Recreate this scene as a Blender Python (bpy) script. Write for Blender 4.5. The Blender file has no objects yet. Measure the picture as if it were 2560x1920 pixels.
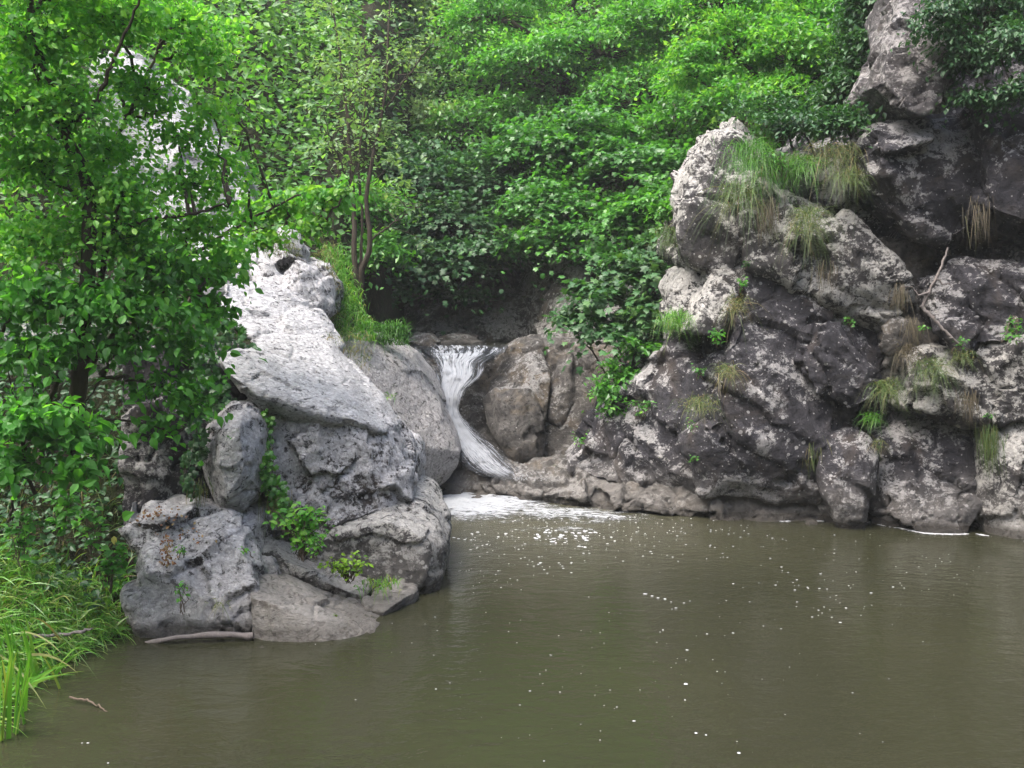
import bpy, bmesh, math, random
import numpy as np
from mathutils import Vector
R = math.radians
rng = np.random.default_rng(7)
random.seed(7)
S = bpy.context.scene
col = S.collection

# ------------------------------------------------------------------ camera
CH, F, TH = 2.2, 1005.0, math.atan(84 / 1005.0)
cam = bpy.data.cameras.new('camera')
co = bpy.data.objects.new('camera', cam); col.objects.link(co)
co.location = (0, 0, CH); co.rotation_euler = (R(90) - TH, 0, 0)
cam.sensor_width = 36; cam.lens = 36 * F / 1024; cam.clip_start = 0.05; cam.clip_end = 500
S.camera = co
S.view_settings.view_transform = 'Standard'
try: S.view_settings.look = 'None'
except Exception: pass
S.view_settings.gamma = 1
S.view_settings.exposure = 2.05

# ------------------------------------------------------------------ sky, sun
SUN_EL, SUN_AZ = 64, 235          # azimuth the light comes from, clockwise from +Y
w = bpy.data.worlds.new('World'); S.world = w; w.use_nodes = True
nt = w.node_tree; nt.nodes.clear()
sky = nt.nodes.new('ShaderNodeTexSky'); sky.sky_type = 'NISHITA'; sky.sun_disc = False
sky.sun_elevation = R(SUN_EL); sky.sun_rotation = R(SUN_AZ)
sky.air_density = 1.0; sky.dust_density = 5.0; sky.ozone_density = 1.0
bg = nt.nodes.new('ShaderNodeBackground'); bg.inputs[1].default_value = 0.15
wo = nt.nodes.new('ShaderNodeOutputWorld')
nt.links.new(sky.outputs[0], bg.inputs[0]); nt.links.new(bg.outputs[0], wo.inputs[0])
sl = bpy.data.lights.new('sun', 'SUN'); sl.energy = 1.5; sl.angle = R(40); sl.color = (1, 0.975, 0.94)
so = bpy.data.objects.new('sun', sl); col.objects.link(so)
sd = Vector((math.sin(R(SUN_AZ)) * math.cos(R(SUN_EL)), math.cos(R(SUN_AZ)) * math.cos(R(SUN_EL)), math.sin(R(SUN_EL))))
so.rotation_euler = sd.to_track_quat('Z', 'Y').to_euler(); so.location = (-10, -10, 20)

# ------------------------------------------------------------------ helpers
def at(px, py, Y):
    "point of the view ray through (px,py) of a 1024x768 frame at distance Y"
    r = (px - 512) / F; u = (384 - py) / F
    dy = math.cos(TH) + u * math.sin(TH); dz = -math.sin(TH) + u * math.cos(TH)
    t = Y / dy
    return np.array((r * t, Y, CH + dz * t))
def onz(px, py, z=0.0):
    r = (px - 512) / F; u = (384 - py) / F
    dy = math.cos(TH) + u * math.sin(TH); dz = -math.sin(TH) + u * math.cos(TH)
    t = (z - CH) / dz
    return np.array((r * t, dy * t, z))

def unit(v): return v / (np.linalg.norm(v, axis=-1, keepdims=True) + 1e-9)
def _h(ix, iy, iz, s):
    n = (ix.astype(np.int64) * 374761393 + iy.astype(np.int64) * 668265263 + iz.astype(np.int64) * 2147483647 + s * 1274126177) & 0xffffffff
    n = ((n ^ (n >> 13)) * 1274126177) & 0xffffffff
    n = ((n ^ (n >> 15)) * 2246822519) & 0xffffffff
    n = n ^ (n >> 16)
    return n.astype(np.float64) / 4294967295.0
def vnoise(p, s=0):
    i = np.floor(p); f = p - i; u = f * f * (3 - 2 * f); i = i.astype(np.int64)
    r = 0
    for dx in (0, 1):
        wx = u[:, 0] if dx else 1 - u[:, 0]
        for dy in (0, 1):
            wy = u[:, 1] if dy else 1 - u[:, 1]
            for dz in (0, 1):
                wz = u[:, 2] if dz else 1 - u[:, 2]
                r = r + _h(i[:, 0] + dx, i[:, 1] + dy, i[:, 2] + dz, s) * wx * wy * wz
    return r * 2 - 1
def fbm(p, o=4, s=0, g=0.5):
    r = 0; a = 1; t = 0
    for k in range(o):
        r = r + a * vnoise(p * 2 ** k + 17.3 * k, s + k); t += a; a *= g
    return r / t
def cells(q, s=0):
    "nearest jittered cell: distance gap F2-F1, offset from the cell, three random numbers"
    c = np.floor(q).astype(np.int64)
    b1 = np.full(len(q), 9e9); b2 = np.full(len(q), 9e9)
    off = np.zeros_like(q); rr = np.zeros_like(q)
    for dx in (-1, 0, 1):
        for dy in (-1, 0, 1):
            for dz in (-1, 0, 1):
                x, y, z = c[:, 0] + dx, c[:, 1] + dy, c[:, 2] + dz
                j = np.stack([_h(x, y, z, s), _h(x, y, z, s + 1), _h(x, y, z, s + 2)], 1)
                v = q - (np.stack([x, y, z], 1) + j)
                d = np.sum(v * v, 1)
                m = d < b1
                b2 = np.where(m, b1, np.minimum(b2, d)); b1 = np.where(m, d, b1)
                off[m] = v[m]; rr[m] = np.stack([_h(x, y, z, s + 3), _h(x, y, z, s + 4), _h(x, y, z, s + 5)], 1)[m]
    return np.sqrt(b2) - np.sqrt(b1), off, rr * 2 - 1

def chisel(q, K, G_, s=0):
    "lower envelope of tilted shallow bowls: flat-ish facets that meet in sharp ridges"
    c = np.floor(q).astype(np.int64); best = np.full(len(q), 9e9)
    for dx in (-1, 0, 1):
        for dy in (-1, 0, 1):
            for dz in (-1, 0, 1):
                x, y, z = c[:, 0] + dx, c[:, 1] + dy, c[:, 2] + dz
                v = q - (np.stack([x, y, z], 1) + np.stack([_h(x, y, z, s), _h(x, y, z, s + 1), _h(x, y, z, s + 2)], 1))
                g = np.stack([_h(x, y, z, s + 3), _h(x, y, z, s + 4), _h(x, y, z, s + 5)], 1) * 2 - 1
                val = _h(x, y, z, s + 6) * 0.5 + G_ * (v * g).sum(1) + K * (v * v).sum(1)
                best = np.minimum(best, val)
    return best
def tag(o, label=None, cat=None, group=None, kind=None):
    if label: o['label'] = label
    if cat: o['category'] = cat
    if group: o['group'] = group
    if kind: o['kind'] = kind
    return o
def empty(name, loc, label, cat, group=None):
    o = bpy.data.objects.new(name, None); col.objects.link(o); o.location = Vector(loc)
    o.empty_display_size = 0.1
    return tag(o, label, cat, group)
def npmesh(name, v, faces, mat, parent=None, loc=None, smooth=True, tint=None, uv=None):
    """v (N,3) world coordinates; faces (M,k) array or list of arrays"""
    if not isinstance(faces, list): faces = [faces]
    faces = [np.asarray(f, dtype=np.int32) for f in faces if len(f)]
    v = np.asarray(v, dtype=np.float64)
    if parent is not None: base = np.array(parent.location)
    elif loc is not None: base = np.array(loc)
    else: base = np.array((v[:, 0].mean(), v[:, 1].mean(), v[:, 2].min()))
    me = bpy.data.meshes.new(name)
    tot = sum(len(f) for f in faces); nl = sum(f.size for f in faces)
    me.vertices.add(len(v)); me.vertices.foreach_set('co', (v - base).astype(np.float32).ravel())
    me.loops.add(nl); me.loops.foreach_set('vertex_index', np.concatenate([f.ravel() for f in faces]))
    st = []; a = 0
    for f in faces:
        st.append(a + np.arange(len(f)) * f.shape[1]); a += f.size
    me.polygons.add(tot); me.polygons.foreach_set('loop_start', np.concatenate(st).astype(np.int32))
    me.update(calc_edges=True)
    me.polygons.foreach_set('use_smooth', np.full(tot, smooth))
    if tint is not None:
        at_ = me.attributes.new('tint', 'FLOAT', 'POINT'); at_.data.foreach_set('value', np.asarray(tint, dtype=np.float32))
    if uv is not None:
        a2 = me.attributes.new('flow', 'FLOAT_VECTOR', 'POINT'); a2.data.foreach_set('vector', np.asarray(uv, dtype=np.float32).ravel())
    me.materials.append(mat); me.validate()
    o = bpy.data.objects.new(name, me); col.objects.link(o)
    if parent is not None: o.parent = parent
    else: o.location = Vector(base)
    return o

# ------------------------------------------------------------------ materials
def newmat(name):
    m = bpy.data.materials.new(name); m.use_nodes = True
    t = m.node_tree; t.nodes.clear()
    return m, t, t.nodes, t.links
class G:
    "small node graph writer"
    def __init__(s, t): s.t = t; s.N = t.nodes; s.L = t.links
    def put(s, sock, v):
        if isinstance(v, bpy.types.NodeSocket): s.L.new(v, sock)
        elif isinstance(v, (tuple, list)) and len(v) == 3 and sock.type == 'RGBA': sock.default_value = (*v, 1)
        else: sock.default_value = v
    def noise(s, vec, scale, det=4, rough=0.5, dist=0.0):
        n = s.N.new('ShaderNodeTexNoise'); s.put(n.inputs['Vector'], vec)
        n.inputs['Scale'].default_value = scale; n.inputs['Detail'].default_value = det
        n.inputs['Roughness'].default_value = rough; n.inputs['Distortion'].default_value = dist
        return n.outputs['Fac']
    def vor(s, vec, scale, out='Distance', feat='F1', rnd=1.0):
        n = s.N.new('ShaderNodeTexVoronoi'); n.feature = feat; s.put(n.inputs['Vector'], vec)
        n.inputs['Scale'].default_value = scale; n.inputs['Randomness'].default_value = rnd
        return n.outputs[out]
    def math(s, op, a, b=0.0, c=None, clamp=False):
        n = s.N.new('ShaderNodeMath'); n.operation = op; n.use_clamp = clamp
        s.put(n.inputs[0], a); s.put(n.inputs[1], b)
        if c is not None: s.put(n.inputs[2], c)
        return n.outputs[0]
    def step(s, x, a, b, lo=0.0, hi=1.0):
        n = s.N.new('ShaderNodeMapRange'); n.interpolation_type = 'SMOOTHSTEP'
        s.put(n.inputs[0], x); n.inputs[1].default_value = a; n.inputs[2].default_value = b
        n.inputs[3].default_value = lo; n.inputs[4].default_value = hi
        return n.outputs[0]
    def mix(s, f, a, b):
        n = s.N.new('ShaderNodeMix'); n.data_type = 'RGBA'; n.clamp_factor = True
        s.put(n.inputs[0], f); s.put(n.inputs[6], a); s.put(n.inputs[7], b)
        return n.outputs[2]
    def mapping(s, vec, scale=(1, 1, 1), rot=(0, 0, 0)):
        n = s.N.new('ShaderNodeMapping'); s.put(n.inputs[0], vec)
        n.inputs['Scale'].default_value = scale; n.inputs['Rotation'].default_value = rot
        return n.outputs[0]
    def bump(s, h, strength, dist, nrm=None):
        n = s.N.new('ShaderNodeBump'); n.inputs['Strength'].default_value = strength; n.inputs['Distance'].default_value = dist
        s.put(n.inputs['Height'], h)
        if nrm is not None: s.put(n.inputs['Normal'], nrm)
        return n.outputs[0]
    def geo(s, name):
        n = s.N.new('ShaderNodeNewGeometry'); return n.outputs[name]
    def sep(s, v, i):
        n = s.N.new('ShaderNodeSeparateXYZ'); s.put(n.inputs[0], v); return n.outputs[i]
    def attr(s, name, out='Fac'):
        n = s.N.new('ShaderNodeAttribute'); n.attribute_name = name; return n.outputs[out]
    def bsdf(s, color, rough, nrm=None, spec=0.5):
        n = s.N.new('ShaderNodeBsdfPrincipled'); s.put(n.inputs['Base Color'], color); s.put(n.inputs['Roughness'], rough)
        n.inputs['Specular IOR Level'].default_value = spec
        if nrm is not None: s.put(n.inputs['Normal'], nrm)
        return n
    def out(s, sh):
        n = s.N.new('ShaderNodeOutputMaterial'); s.L.new(sh, n.inputs[0])

def rock_mat(name, dark, mid, pale, lichen=0.5, spots=0.5, top=0.135, moss=0.2, warm=(0.16, 0.12, 0.08), warmth=0.3, silt=0.3, seed=0.0, stretch=(1, 1, 1), wet=0.55):
    m, t, N, L = newmat(name); g = G(t)
    pos0 = g.geo('Position')
    mp = N.new('ShaderNodeVectorMath'); mp.operation = 'ADD'; g.put(mp.inputs[0], pos0); mp.inputs[1].default_value = (seed, seed * .7, seed * 1.3)
    pos = g.mapping(mp.outputs[0], stretch)
    nz = g.sep(g.geo('True Normal'), 2)
    big = g.noise(pos, 1.3, 5, 0.6, 0.4)
    med = g.noise(pos, 6.5, 7, 0.72, 0.6)
    fin = g.noise(pos, 28, 6, 0.75, 0.3)
    grit = g.noise(pos, 110, 4, 0.8)
    c = g.mix(g.step(med, 0.36, 0.62), dark, mid)
    c = g.mix(g.math('MULTIPLY', g.step(g.noise(pos, 2.1, 4, 0.6, 1.0), 0.5, 0.72), warmth), c, warm)
    # lichen sheets: irregular islands with crisp broken edges, spread wider on up-facing rock to paint in sky light
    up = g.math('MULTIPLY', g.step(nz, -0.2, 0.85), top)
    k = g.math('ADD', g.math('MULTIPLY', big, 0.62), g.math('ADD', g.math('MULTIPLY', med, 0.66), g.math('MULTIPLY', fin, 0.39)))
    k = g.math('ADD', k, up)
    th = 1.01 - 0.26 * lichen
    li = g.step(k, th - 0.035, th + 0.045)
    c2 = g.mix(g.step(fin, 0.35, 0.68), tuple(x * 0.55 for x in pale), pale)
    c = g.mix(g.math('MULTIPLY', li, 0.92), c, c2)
    # round crustose spots
    wv = g.noise(pos, 14, 3, 0.6)
    d = g.math('ADD', g.vor(pos, 13), g.math('MULTIPLY', g.math('SUBTRACT', wv, 0.5), 0.35))
    rc = g.sep(g.vor(pos, 13, 'Color'), 0)
    sp = g.math('MULTIPLY', g.step(d, 0.2, 0.26, 1, 0), g.step(rc, 1 - spots * 0.6, 1 - spots * 0.6 + 0.02))
    c = g.mix(g.math('MULTIPLY', sp, 0.85), c, pale)
    d2 = g.vor(pos, 34); rc2 = g.sep(g.vor(pos, 34, 'Color'), 1)
    sp2 = g.math('MULTIPLY', g.step(d2, 0.22, 0.3, 1, 0), g.step(rc2, 1 - spots * 0.5, 1 - spots * 0.5 + 0.02))
    c = g.mix(g.math('MULTIPLY', sp2, 0.75), c, pale)
    # dark pits
    pit = g.step(g.noise(pos, 17, 6, 0.75, 1.0), 0.385, 0.44, 1, 0)
    c = g.mix(g.math('MULTIPLY', pit, 0.8), c, tuple(x * 0.5 for x in dark))
    # moss
    if moss > 0:
        mm = g.math('ADD', g.noise(pos, 3.3, 5, 0.65, 0.5), g.math('MULTIPLY', g.step(nz, 0, 0.9), 0.16))
        mk = g.math('MULTIPLY', g.step(mm, 0.83 - 0.2 * moss, 0.9 - 0.2 * moss), g.step(fin, 0.35, 0.5))
        c = g.mix(mk, c, g.mix(fin, (0.03, 0.035, 0.008), (0.09, 0.10, 0.02)))
    # dried silt above the pool, wet band at the water
    z = g.sep(pos0, 2); zz = g.math('ADD', z, g.math('MULTIPLY', g.math('SUBTRACT', big, 0.5), 0.6))
    c = g.mix(g.math('MULTIPLY', g.step(zz, 0.15, 0.65, 1, 0), silt), c, g.mix(med, (0.15, 0.14, 0.127), (0.29, 0.275, 0.255)))
    wm = g.step(g.math('ADD', z, g.math('MULTIPLY', med, 0.06)), 0.085, 0.16, 1, 0)
    c = g.mix(g.math('MULTIPLY', wm, wet + 0.25), c, (0.035, 0.03, 0.024))
    h = g.math('ADD', g.math('MULTIPLY', med, 1.0), g.math('ADD', g.math('MULTIPLY', fin, 0.45), g.math('MULTIPLY', grit, 0.14)))
    h = g.math('SUBTRACT', h, g.math('MULTIPLY', pit, 0.25))
    b = g.bump(h, 1.0, 0.085)
    ro = g.math('SUBTRACT', 0.72, g.math('MULTIPLY', wm, 0.5))
    p = g.bsdf(c, ro, b, 0.35); g.out(p.outputs[0])
    return m

def leaf_mat(name, cols, trans=0.35, rough=0.45, spec=0.5):
    "cols: colours along the tint attribute"
    m, t, N, L = newmat(name); g = G(t)
    r = N.new('ShaderNodeValToRGB'); g.put(r.inputs[0], g.attr('tint'))
    e = r.color_ramp.elements
    for i, c in enumerate(cols):
        x = i / (len(cols) - 1)
        if i == 0: e[0].position = 0; e[0].color = (*c, 1)
        elif i == len(cols) - 1: e[-1].position = 1; e[-1].color = (*c, 1)
        else: q = e.new(x); q.color = (*c, 1)
    pos = g.geo('Position')
    v = g.mix(g.math('MULTIPLY', g.noise(pos, 60, 2), 0.35), r.outputs[0], (0.02, 0.035, 0.01))
    p = g.bsdf(v, rough, None, spec)
    tr = N.new('ShaderNodeBsdfTranslucent')
    hs = N.new('ShaderNodeMix'); hs.data_type = 'RGBA'; hs.blend_type = 'MULTIPLY'; hs.inputs[0].default_value = 1
    L.new(r.outputs[0], hs.inputs[6]); hs.inputs[7].default_value = (1.9, 1.9, 0.8, 1)
    L.new(hs.outputs[2], tr.inputs[0])
    mx = N.new('ShaderNodeMixShader'); mx.inputs[0].default_value = trans
    L.new(p.outputs[0], mx.inputs[1]); L.new(tr.outputs[0], mx.inputs[2]); g.out(mx.outputs[0])
    return m

M = {}
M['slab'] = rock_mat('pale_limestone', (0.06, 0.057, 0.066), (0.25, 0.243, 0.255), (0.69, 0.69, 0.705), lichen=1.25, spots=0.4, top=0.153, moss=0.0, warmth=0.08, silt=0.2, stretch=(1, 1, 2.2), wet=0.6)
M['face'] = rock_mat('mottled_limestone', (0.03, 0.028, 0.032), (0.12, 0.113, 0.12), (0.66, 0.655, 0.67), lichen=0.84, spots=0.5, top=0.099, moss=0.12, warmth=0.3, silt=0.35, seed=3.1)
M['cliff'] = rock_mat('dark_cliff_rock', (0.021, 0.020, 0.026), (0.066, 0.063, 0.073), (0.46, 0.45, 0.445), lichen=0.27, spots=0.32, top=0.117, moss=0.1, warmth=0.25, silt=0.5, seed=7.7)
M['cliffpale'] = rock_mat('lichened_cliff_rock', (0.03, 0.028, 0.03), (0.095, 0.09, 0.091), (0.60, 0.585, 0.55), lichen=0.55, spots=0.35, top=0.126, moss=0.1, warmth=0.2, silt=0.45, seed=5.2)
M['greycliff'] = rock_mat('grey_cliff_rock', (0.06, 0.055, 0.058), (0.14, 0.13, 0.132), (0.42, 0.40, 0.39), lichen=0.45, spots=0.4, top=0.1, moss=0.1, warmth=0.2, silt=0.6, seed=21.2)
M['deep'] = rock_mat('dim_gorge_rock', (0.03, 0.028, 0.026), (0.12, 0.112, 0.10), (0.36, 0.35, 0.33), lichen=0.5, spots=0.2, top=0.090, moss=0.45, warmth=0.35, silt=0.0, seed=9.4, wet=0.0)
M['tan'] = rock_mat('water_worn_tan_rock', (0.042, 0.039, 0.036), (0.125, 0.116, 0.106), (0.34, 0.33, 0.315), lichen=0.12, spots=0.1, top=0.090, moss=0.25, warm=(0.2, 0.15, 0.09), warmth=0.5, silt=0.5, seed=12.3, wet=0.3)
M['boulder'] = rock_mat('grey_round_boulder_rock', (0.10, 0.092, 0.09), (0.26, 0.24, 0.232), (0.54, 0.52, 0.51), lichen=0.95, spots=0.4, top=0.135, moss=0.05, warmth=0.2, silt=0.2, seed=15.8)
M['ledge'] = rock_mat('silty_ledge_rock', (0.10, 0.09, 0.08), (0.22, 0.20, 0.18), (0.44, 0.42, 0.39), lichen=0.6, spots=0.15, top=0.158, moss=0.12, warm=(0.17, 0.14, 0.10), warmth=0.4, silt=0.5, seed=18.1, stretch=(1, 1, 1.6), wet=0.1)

def ground_mat():
    m, t, N, L = newmat('forest_soil'); g = G(t); pos = g.geo('Position')
    a = g.noise(pos, 2.5, 8, 0.7); b = g.noise(pos, 20, 6, 0.7)
    c = g.mix(g.step(a, 0.4, 0.6), (0.028, 0.022, 0.014), (0.03, 0.045, 0.014))
    c = g.mix(g.step(b, 0.5, 0.7), c, (0.07, 0.055, 0.03))
    p = g.bsdf(c, 0.95, g.bump(g.math('ADD', a, b), 1, 0.1), 0.2); g.out(p.outputs[0]); return m
M['soil'] = ground_mat()
def water_mat():
    m, t, N, L = newmat('murky_pool_water'); g = G(t); pos = g.geo('Position')
    v = g.mapping(pos, (1, 1.7, 1))
    a = g.noise(v, 2.6, 3, 0.5, 0.6); b = g.noise(v, 9, 3, 0.55, 0.4); c3 = g.noise(v, 34, 2, 0.5)
    # rougher where the fall stirs the pool
    vm = N.new('ShaderNodeVectorMath'); vm.operation = 'DISTANCE'; L.new(pos, vm.inputs[0]); vm.inputs[1].default_value = (-0.45, 11.0, 0)
    near = g.step(vm.outputs['Value'], 0.6, 4.5, 1, 0)
    h = g.math('ADD', g.math('MULTIPLY', a, 0.8), g.math('MULTIPLY', b, 0.42))
    h = g.math('ADD', h, g.math('MULTIPLY', c3, g.math('ADD', 0.06, g.math('MULTIPLY', near, 0.22))))
    nr = g.bump(h, 0.5, 0.026)
    cl = g.mix(g.noise(pos, 0.5, 3), (0.0155, 0.0165, 0.0095), (0.028, 0.0285, 0.0155))
    cl = g.mix(g.math('MULTIPLY', near, 0.35), cl, (0.12, 0.115, 0.08))
    p = g.bsdf(cl, 0.07, nr, 0.5); p.inputs['IOR'].default_value = 1.36
    g.out(p.outputs[0]); return m
M['water'] = water_mat()
def foam_mat():
    m, t, N, L = newmat('foam'); g = G(t); pos = g.geo('Position')
    n = g.noise(pos, 90, 3, 0.6)
    p = g.bsdf(g.mix(n, (0.26, 0.27, 0.28), (0.48, 0.49, 0.51)), 0.5, g.bump(n, 0.5, 0.01)); g.out(p.outputs[0]); return m
M['foam'] = foam_mat()
def churn_mat():
    m, t, N, L = newmat('churned_foam'); g = G(t); pos = g.geo('Position')
    f = g.attr('flow', 'Vector'); u = g.sep(f, 0)       # u: how dense the foam is here
    v = g.mapping(pos, (1, 2.3, 1))
    n = g.math('ADD', g.math('MULTIPLY', g.noise(v, 4.5, 5, 0.7, 1.4), 0.55), g.math('MULTIPLY', g.noise(v, 17, 5, 0.7, 0.8), 0.45))
    k = g.math('ADD', g.math('MULTIPLY_ADD', g.math('SUBTRACT', n, 0.5), 3.4, 0.5), g.math('MULTIPLY', g.math('SUBTRACT', u, 0.52), 1.0))
    a = g.math('MULTIPLY', g.math('MULTIPLY', g.step(k, 0.38, 0.95), 0.9), g.step(u, 0.12, 0.45))
    p = g.bsdf((0.40, 0.42, 0.44), 0.5, g.bump(g.noise(v, 30, 4, 0.7), 0.9, 0.03))
    tr = N.new('ShaderNodeBsdfTransparent'); mx = N.new('ShaderNodeMixShader')
    L.new(a, mx.inputs[0]); L.new(tr.outputs[0], mx.inputs[1]); L.new(p.outputs[0], mx.inputs[2]); g.out(mx.outputs[0]); return m
M['churn'] = churn_mat()
def fall_mat():
    m, t, N, L = newmat('falling_water'); g = G(t); f = g.attr('flow', 'Vector')
    v = g.mapping(f, (26, 3.4, 1)); s = g.noise(v, 1.0, 5, 0.65, 0.6)
    v2 = g.mapping(f, (60, 14, 1)); s2 = g.noise(v2, 1.0, 4, 0.7, 0.4)
    d = g.sep(f, 2)                                     # how white the water is here
    k = g.math('ADD', g.math('MULTIPLY', s, 0.55), g.math('MULTIPLY', s2, 0.45))
    k = g.math('MULTIPLY_ADD', g.math('SUBTRACT', k, 0.5), 1.7, 0.47)
    k = g.math('ADD', k, g.math('MULTIPLY', g.math('SUBTRACT', d, 0.5), 0.6))
    w1 = g.step(k, 0.42, 0.74)
    nr = g.bump(k, 1.0, 0.05)
    p = g.bsdf(g.mix(w1, (0.05, 0.055, 0.065), (0.44, 0.46, 0.49)), g.step(w1, 0, 1, 0.12, 0.5), nr)
    tr = N.new('ShaderNodeBsdfTransparent')
    u = g.sep(f, 0); ed = g.math('MULTIPLY', u, g.math('SUBTRACT', 1.0, u))
    al = g.step(g.math('ADD', g.math('MULTIPLY', ed, 4.0), g.math('MULTIPLY', g.math('SUBTRACT', s, 0.5), 2.6)), 0.05, 0.5)
    al = g.math('MULTIPLY', al, g.step(g.math('ADD', g.sep(f, 1), g.math('MULTIPLY', g.math('SUBTRACT', s2, 0.5), 0.5)), 1.72, 1.97, 1, 0))
    al = g.math('MULTIPLY', al, g.step(g.math('ADD', k, g.math('MULTIPLY', w1, 0.5)), 0.3, 0.62, 0.35, 0.95))
    mx = N.new('ShaderNodeMixShader'); L.new(al, mx.inputs[0]); L.new(tr.outputs[0], mx.inputs[1]); L.new(p.outputs[0], mx.inputs[2]); g.out(mx.outputs[0]); return m
M['fall'] = fall_mat()
def bark_mat(name, a, b):
    m, t, N, L = newmat(name); g = G(t); v = g.mapping(g.geo('Position'), (1, 1, 0.3))
    n = g.noise(v, 30, 6, 0.7); p = g.bsdf(g.mix(n, a, b), 0.9, g.bump(n, 0.9, 0.02), 0.3); g.out(p.outputs[0]); return m
M['bark'] = bark_mat('dark_bark', (0.022, 0.017, 0.013), (0.075, 0.06, 0.045))
M['barkpale'] = bark_mat('grey_brown_bark', (0.06, 0.045, 0.035), (0.17, 0.13, 0.10))
M['dead'] = bark_mat('weathered_dead_wood', (0.08, 0.068, 0.064), (0.22, 0.195, 0.185))
M['lv_bright'] = leaf_mat('bright_leaves', [(0.022, 0.10, 0.02), (0.047, 0.185, 0.03), (0.088, 0.28, 0.042), (0.19, 0.37, 0.06)], 0.42)
M['lv_near'] = leaf_mat('fresh_green_leaves', [(0.028, 0.12, 0.02), (0.062, 0.22, 0.034), (0.11, 0.33, 0.05), (0.23, 0.45, 0.075)], 0.5, 0.5, 0.35)
M['lv_dark'] = leaf_mat('dark_green_leaves', [(0.013, 0.055, 0.018), (0.026, 0.09, 0.028), (0.045, 0.135, 0.04), (0.09, 0.19, 0.045)], 0.25, 0.5, 0.45)
M['lv_mid'] = leaf_mat('mid_green_leaves', [(0.024, 0.10, 0.018), (0.05, 0.18, 0.027), (0.085, 0.265, 0.035), (0.16, 0.34, 0.045)], 0.35, 0.4)
M['lv_hill'] = leaf_mat('slope_leaves', [(0.035, 0.105, 0.028), (0.075, 0.20, 0.045), (0.13, 0.29, 0.075), (0.22, 0.38, 0.12)], 0.35, 0.45)
M['lv_pale'] = leaf_mat('pale_hazed_leaves', [(0.06, 0.13, 0.05), (0.11, 0.21, 0.08), (0.17, 0.29, 0.12), (0.26, 0.36, 0.18)], 0.35, 0.45)  # pale green, lightened further so the colour carries some distance mist
M['lv_yellow'] = leaf_mat('yellow_green_leaves', [(0.08, 0.20, 0.01), (0.16, 0.32, 0.015), (0.25, 0.42, 0.02), (0.36, 0.46, 0.03)], 0.4)
M['gr_green'] = leaf_mat('green_grass_blades', [(0.03, 0.11, 0.012), (0.06, 0.20, 0.02), (0.11, 0.30, 0.03), (0.24, 0.30, 0.07)], 0.3, 0.4)
M['gr_mix'] = leaf_mat('half_dry_grass_blades', [(0.05, 0.10, 0.025), (0.09, 0.15, 0.035), (0.20, 0.17, 0.07), (0.27, 0.19, 0.11)], 0.25, 0.6)
M['gr_dry'] = leaf_mat('dry_grass_blades', [(0.055, 0.045, 0.03), (0.095, 0.075, 0.05), (0.15, 0.12, 0.085), (0.07, 0.09, 0.03)], 0.2, 0.7)
M['litter'] = leaf_mat('fallen_leaves', [(0.16, 0.06, 0.025), (0.26, 0.11, 0.05), (0.30, 0.18, 0.09), (0.32, 0.24, 0.12)], 0.15, 0.8)
M['yleaf'] = leaf_mat('yellow_leaf', [(0.5, 0.45, 0.12), (0.55, 0.48, 0.14)], 0.3, 0.6)

# ------------------------------------------------------------------ terrain
def sstep(a, b, x):
    t = np.clip((x - a) / (b - a), 0, 1); return t * t * (3 - 2 * t)
def terr(x, y):
    h = np.full_like(x, -0.9)
    # gorge floor carrying the upper pool
    h = np.maximum(h, -0.9 + 2.3 * sstep(13.0, 13.5, y))
    # near left bank
    edge = -2.72 + 0.12 * np.sin(y * 3.1)
    bank = np.where(x < edge, (edge - x) * 0.75 - 0.05, -0.9 + 0 * x)
    bank = np.where(y < 6.6, bank, -9)
    h = np.maximum(h, np.minimum(bank, 2.2))
    L = sstep(-1.9, -2.9, x)
    h = np.maximum(h, -0.9 + L * (sstep(6.0, 8.2, y) * 2.7))
    L2 = sstep(-0.9, -2.4, x)
    h = np.maximum(h, -0.9 + L2 * (sstep(8.0, 10.5, y) * 2.6 + np.clip(y - 10.5, 0, 99) * 0.75 + np.clip(-x - 3, 0, 99) * sstep(9, 12, y) * 0.7))
    # right side
    Rr = sstep(1.2, 3.4, x) * sstep(10.9, 12.2, y)
    h = np.maximum(h, -0.9 + Rr * (4.4 + np.clip(y - 12, 0, 99) * 0.6 + np.clip(x - 3, 0, 9) * 0.3))
    Rf = sstep(5.2, 6.8, x) * sstep(7.0, 9.8, y)
    h = np.maximum(h, -0.9 + Rf * 5.5)
    # unseen slopes added behind the camera and at both sides to block low sky light
    h = np.maximum(h, -0.9 + np.clip(-y - 5, 0, 99) * 0.9)
    h = np.maximum(h, -0.9 + np.clip(np.abs(x) - 7.5, 0, 99) * 1.1)
    # back of the gorge
    h = np.maximum(h, np.where(y > 15.0, 1.3 + np.clip(y - 15.6, 0, 99) * 1.25, -9))
    return h
def terrain():
    xs = np.concatenate([np.linspace(-60, -9, 18)[:-1], np.arange(-9, 9, 0.2), np.linspace(9, 60, 18)])
    ys = np.concatenate([np.linspace(-40, 3, 16)[:-1], np.arange(3, 24, 0.2), np.linspace(24, 70, 22)])
    X, Y = np.meshgrid(xs, ys); x = X.ravel(); y = Y.ravel()
    z = terr(x, y)
    p = np.stack([x, y, z], 1)
    n = fbm(p * 0.9, 4, 3)
    z = z + n * 0.28 * np.clip((z + 0.9) / 1.0, 0, 1)
    z = np.minimum(z, 34)
    p[:, 2] = z
    nx, ny = len(xs), len(ys)
    i = (np.arange(ny - 1)[:, None] * nx + np.arange(nx - 1)[None]).ravel()
    f = np.stack([i, i + 1, i + nx + 1, i + nx], 1)
    o = npmesh('ground', p, f, M['soil'], loc=(0, 0, 0)); tag(o, kind='structure')
    return o
ground = terrain()
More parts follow.
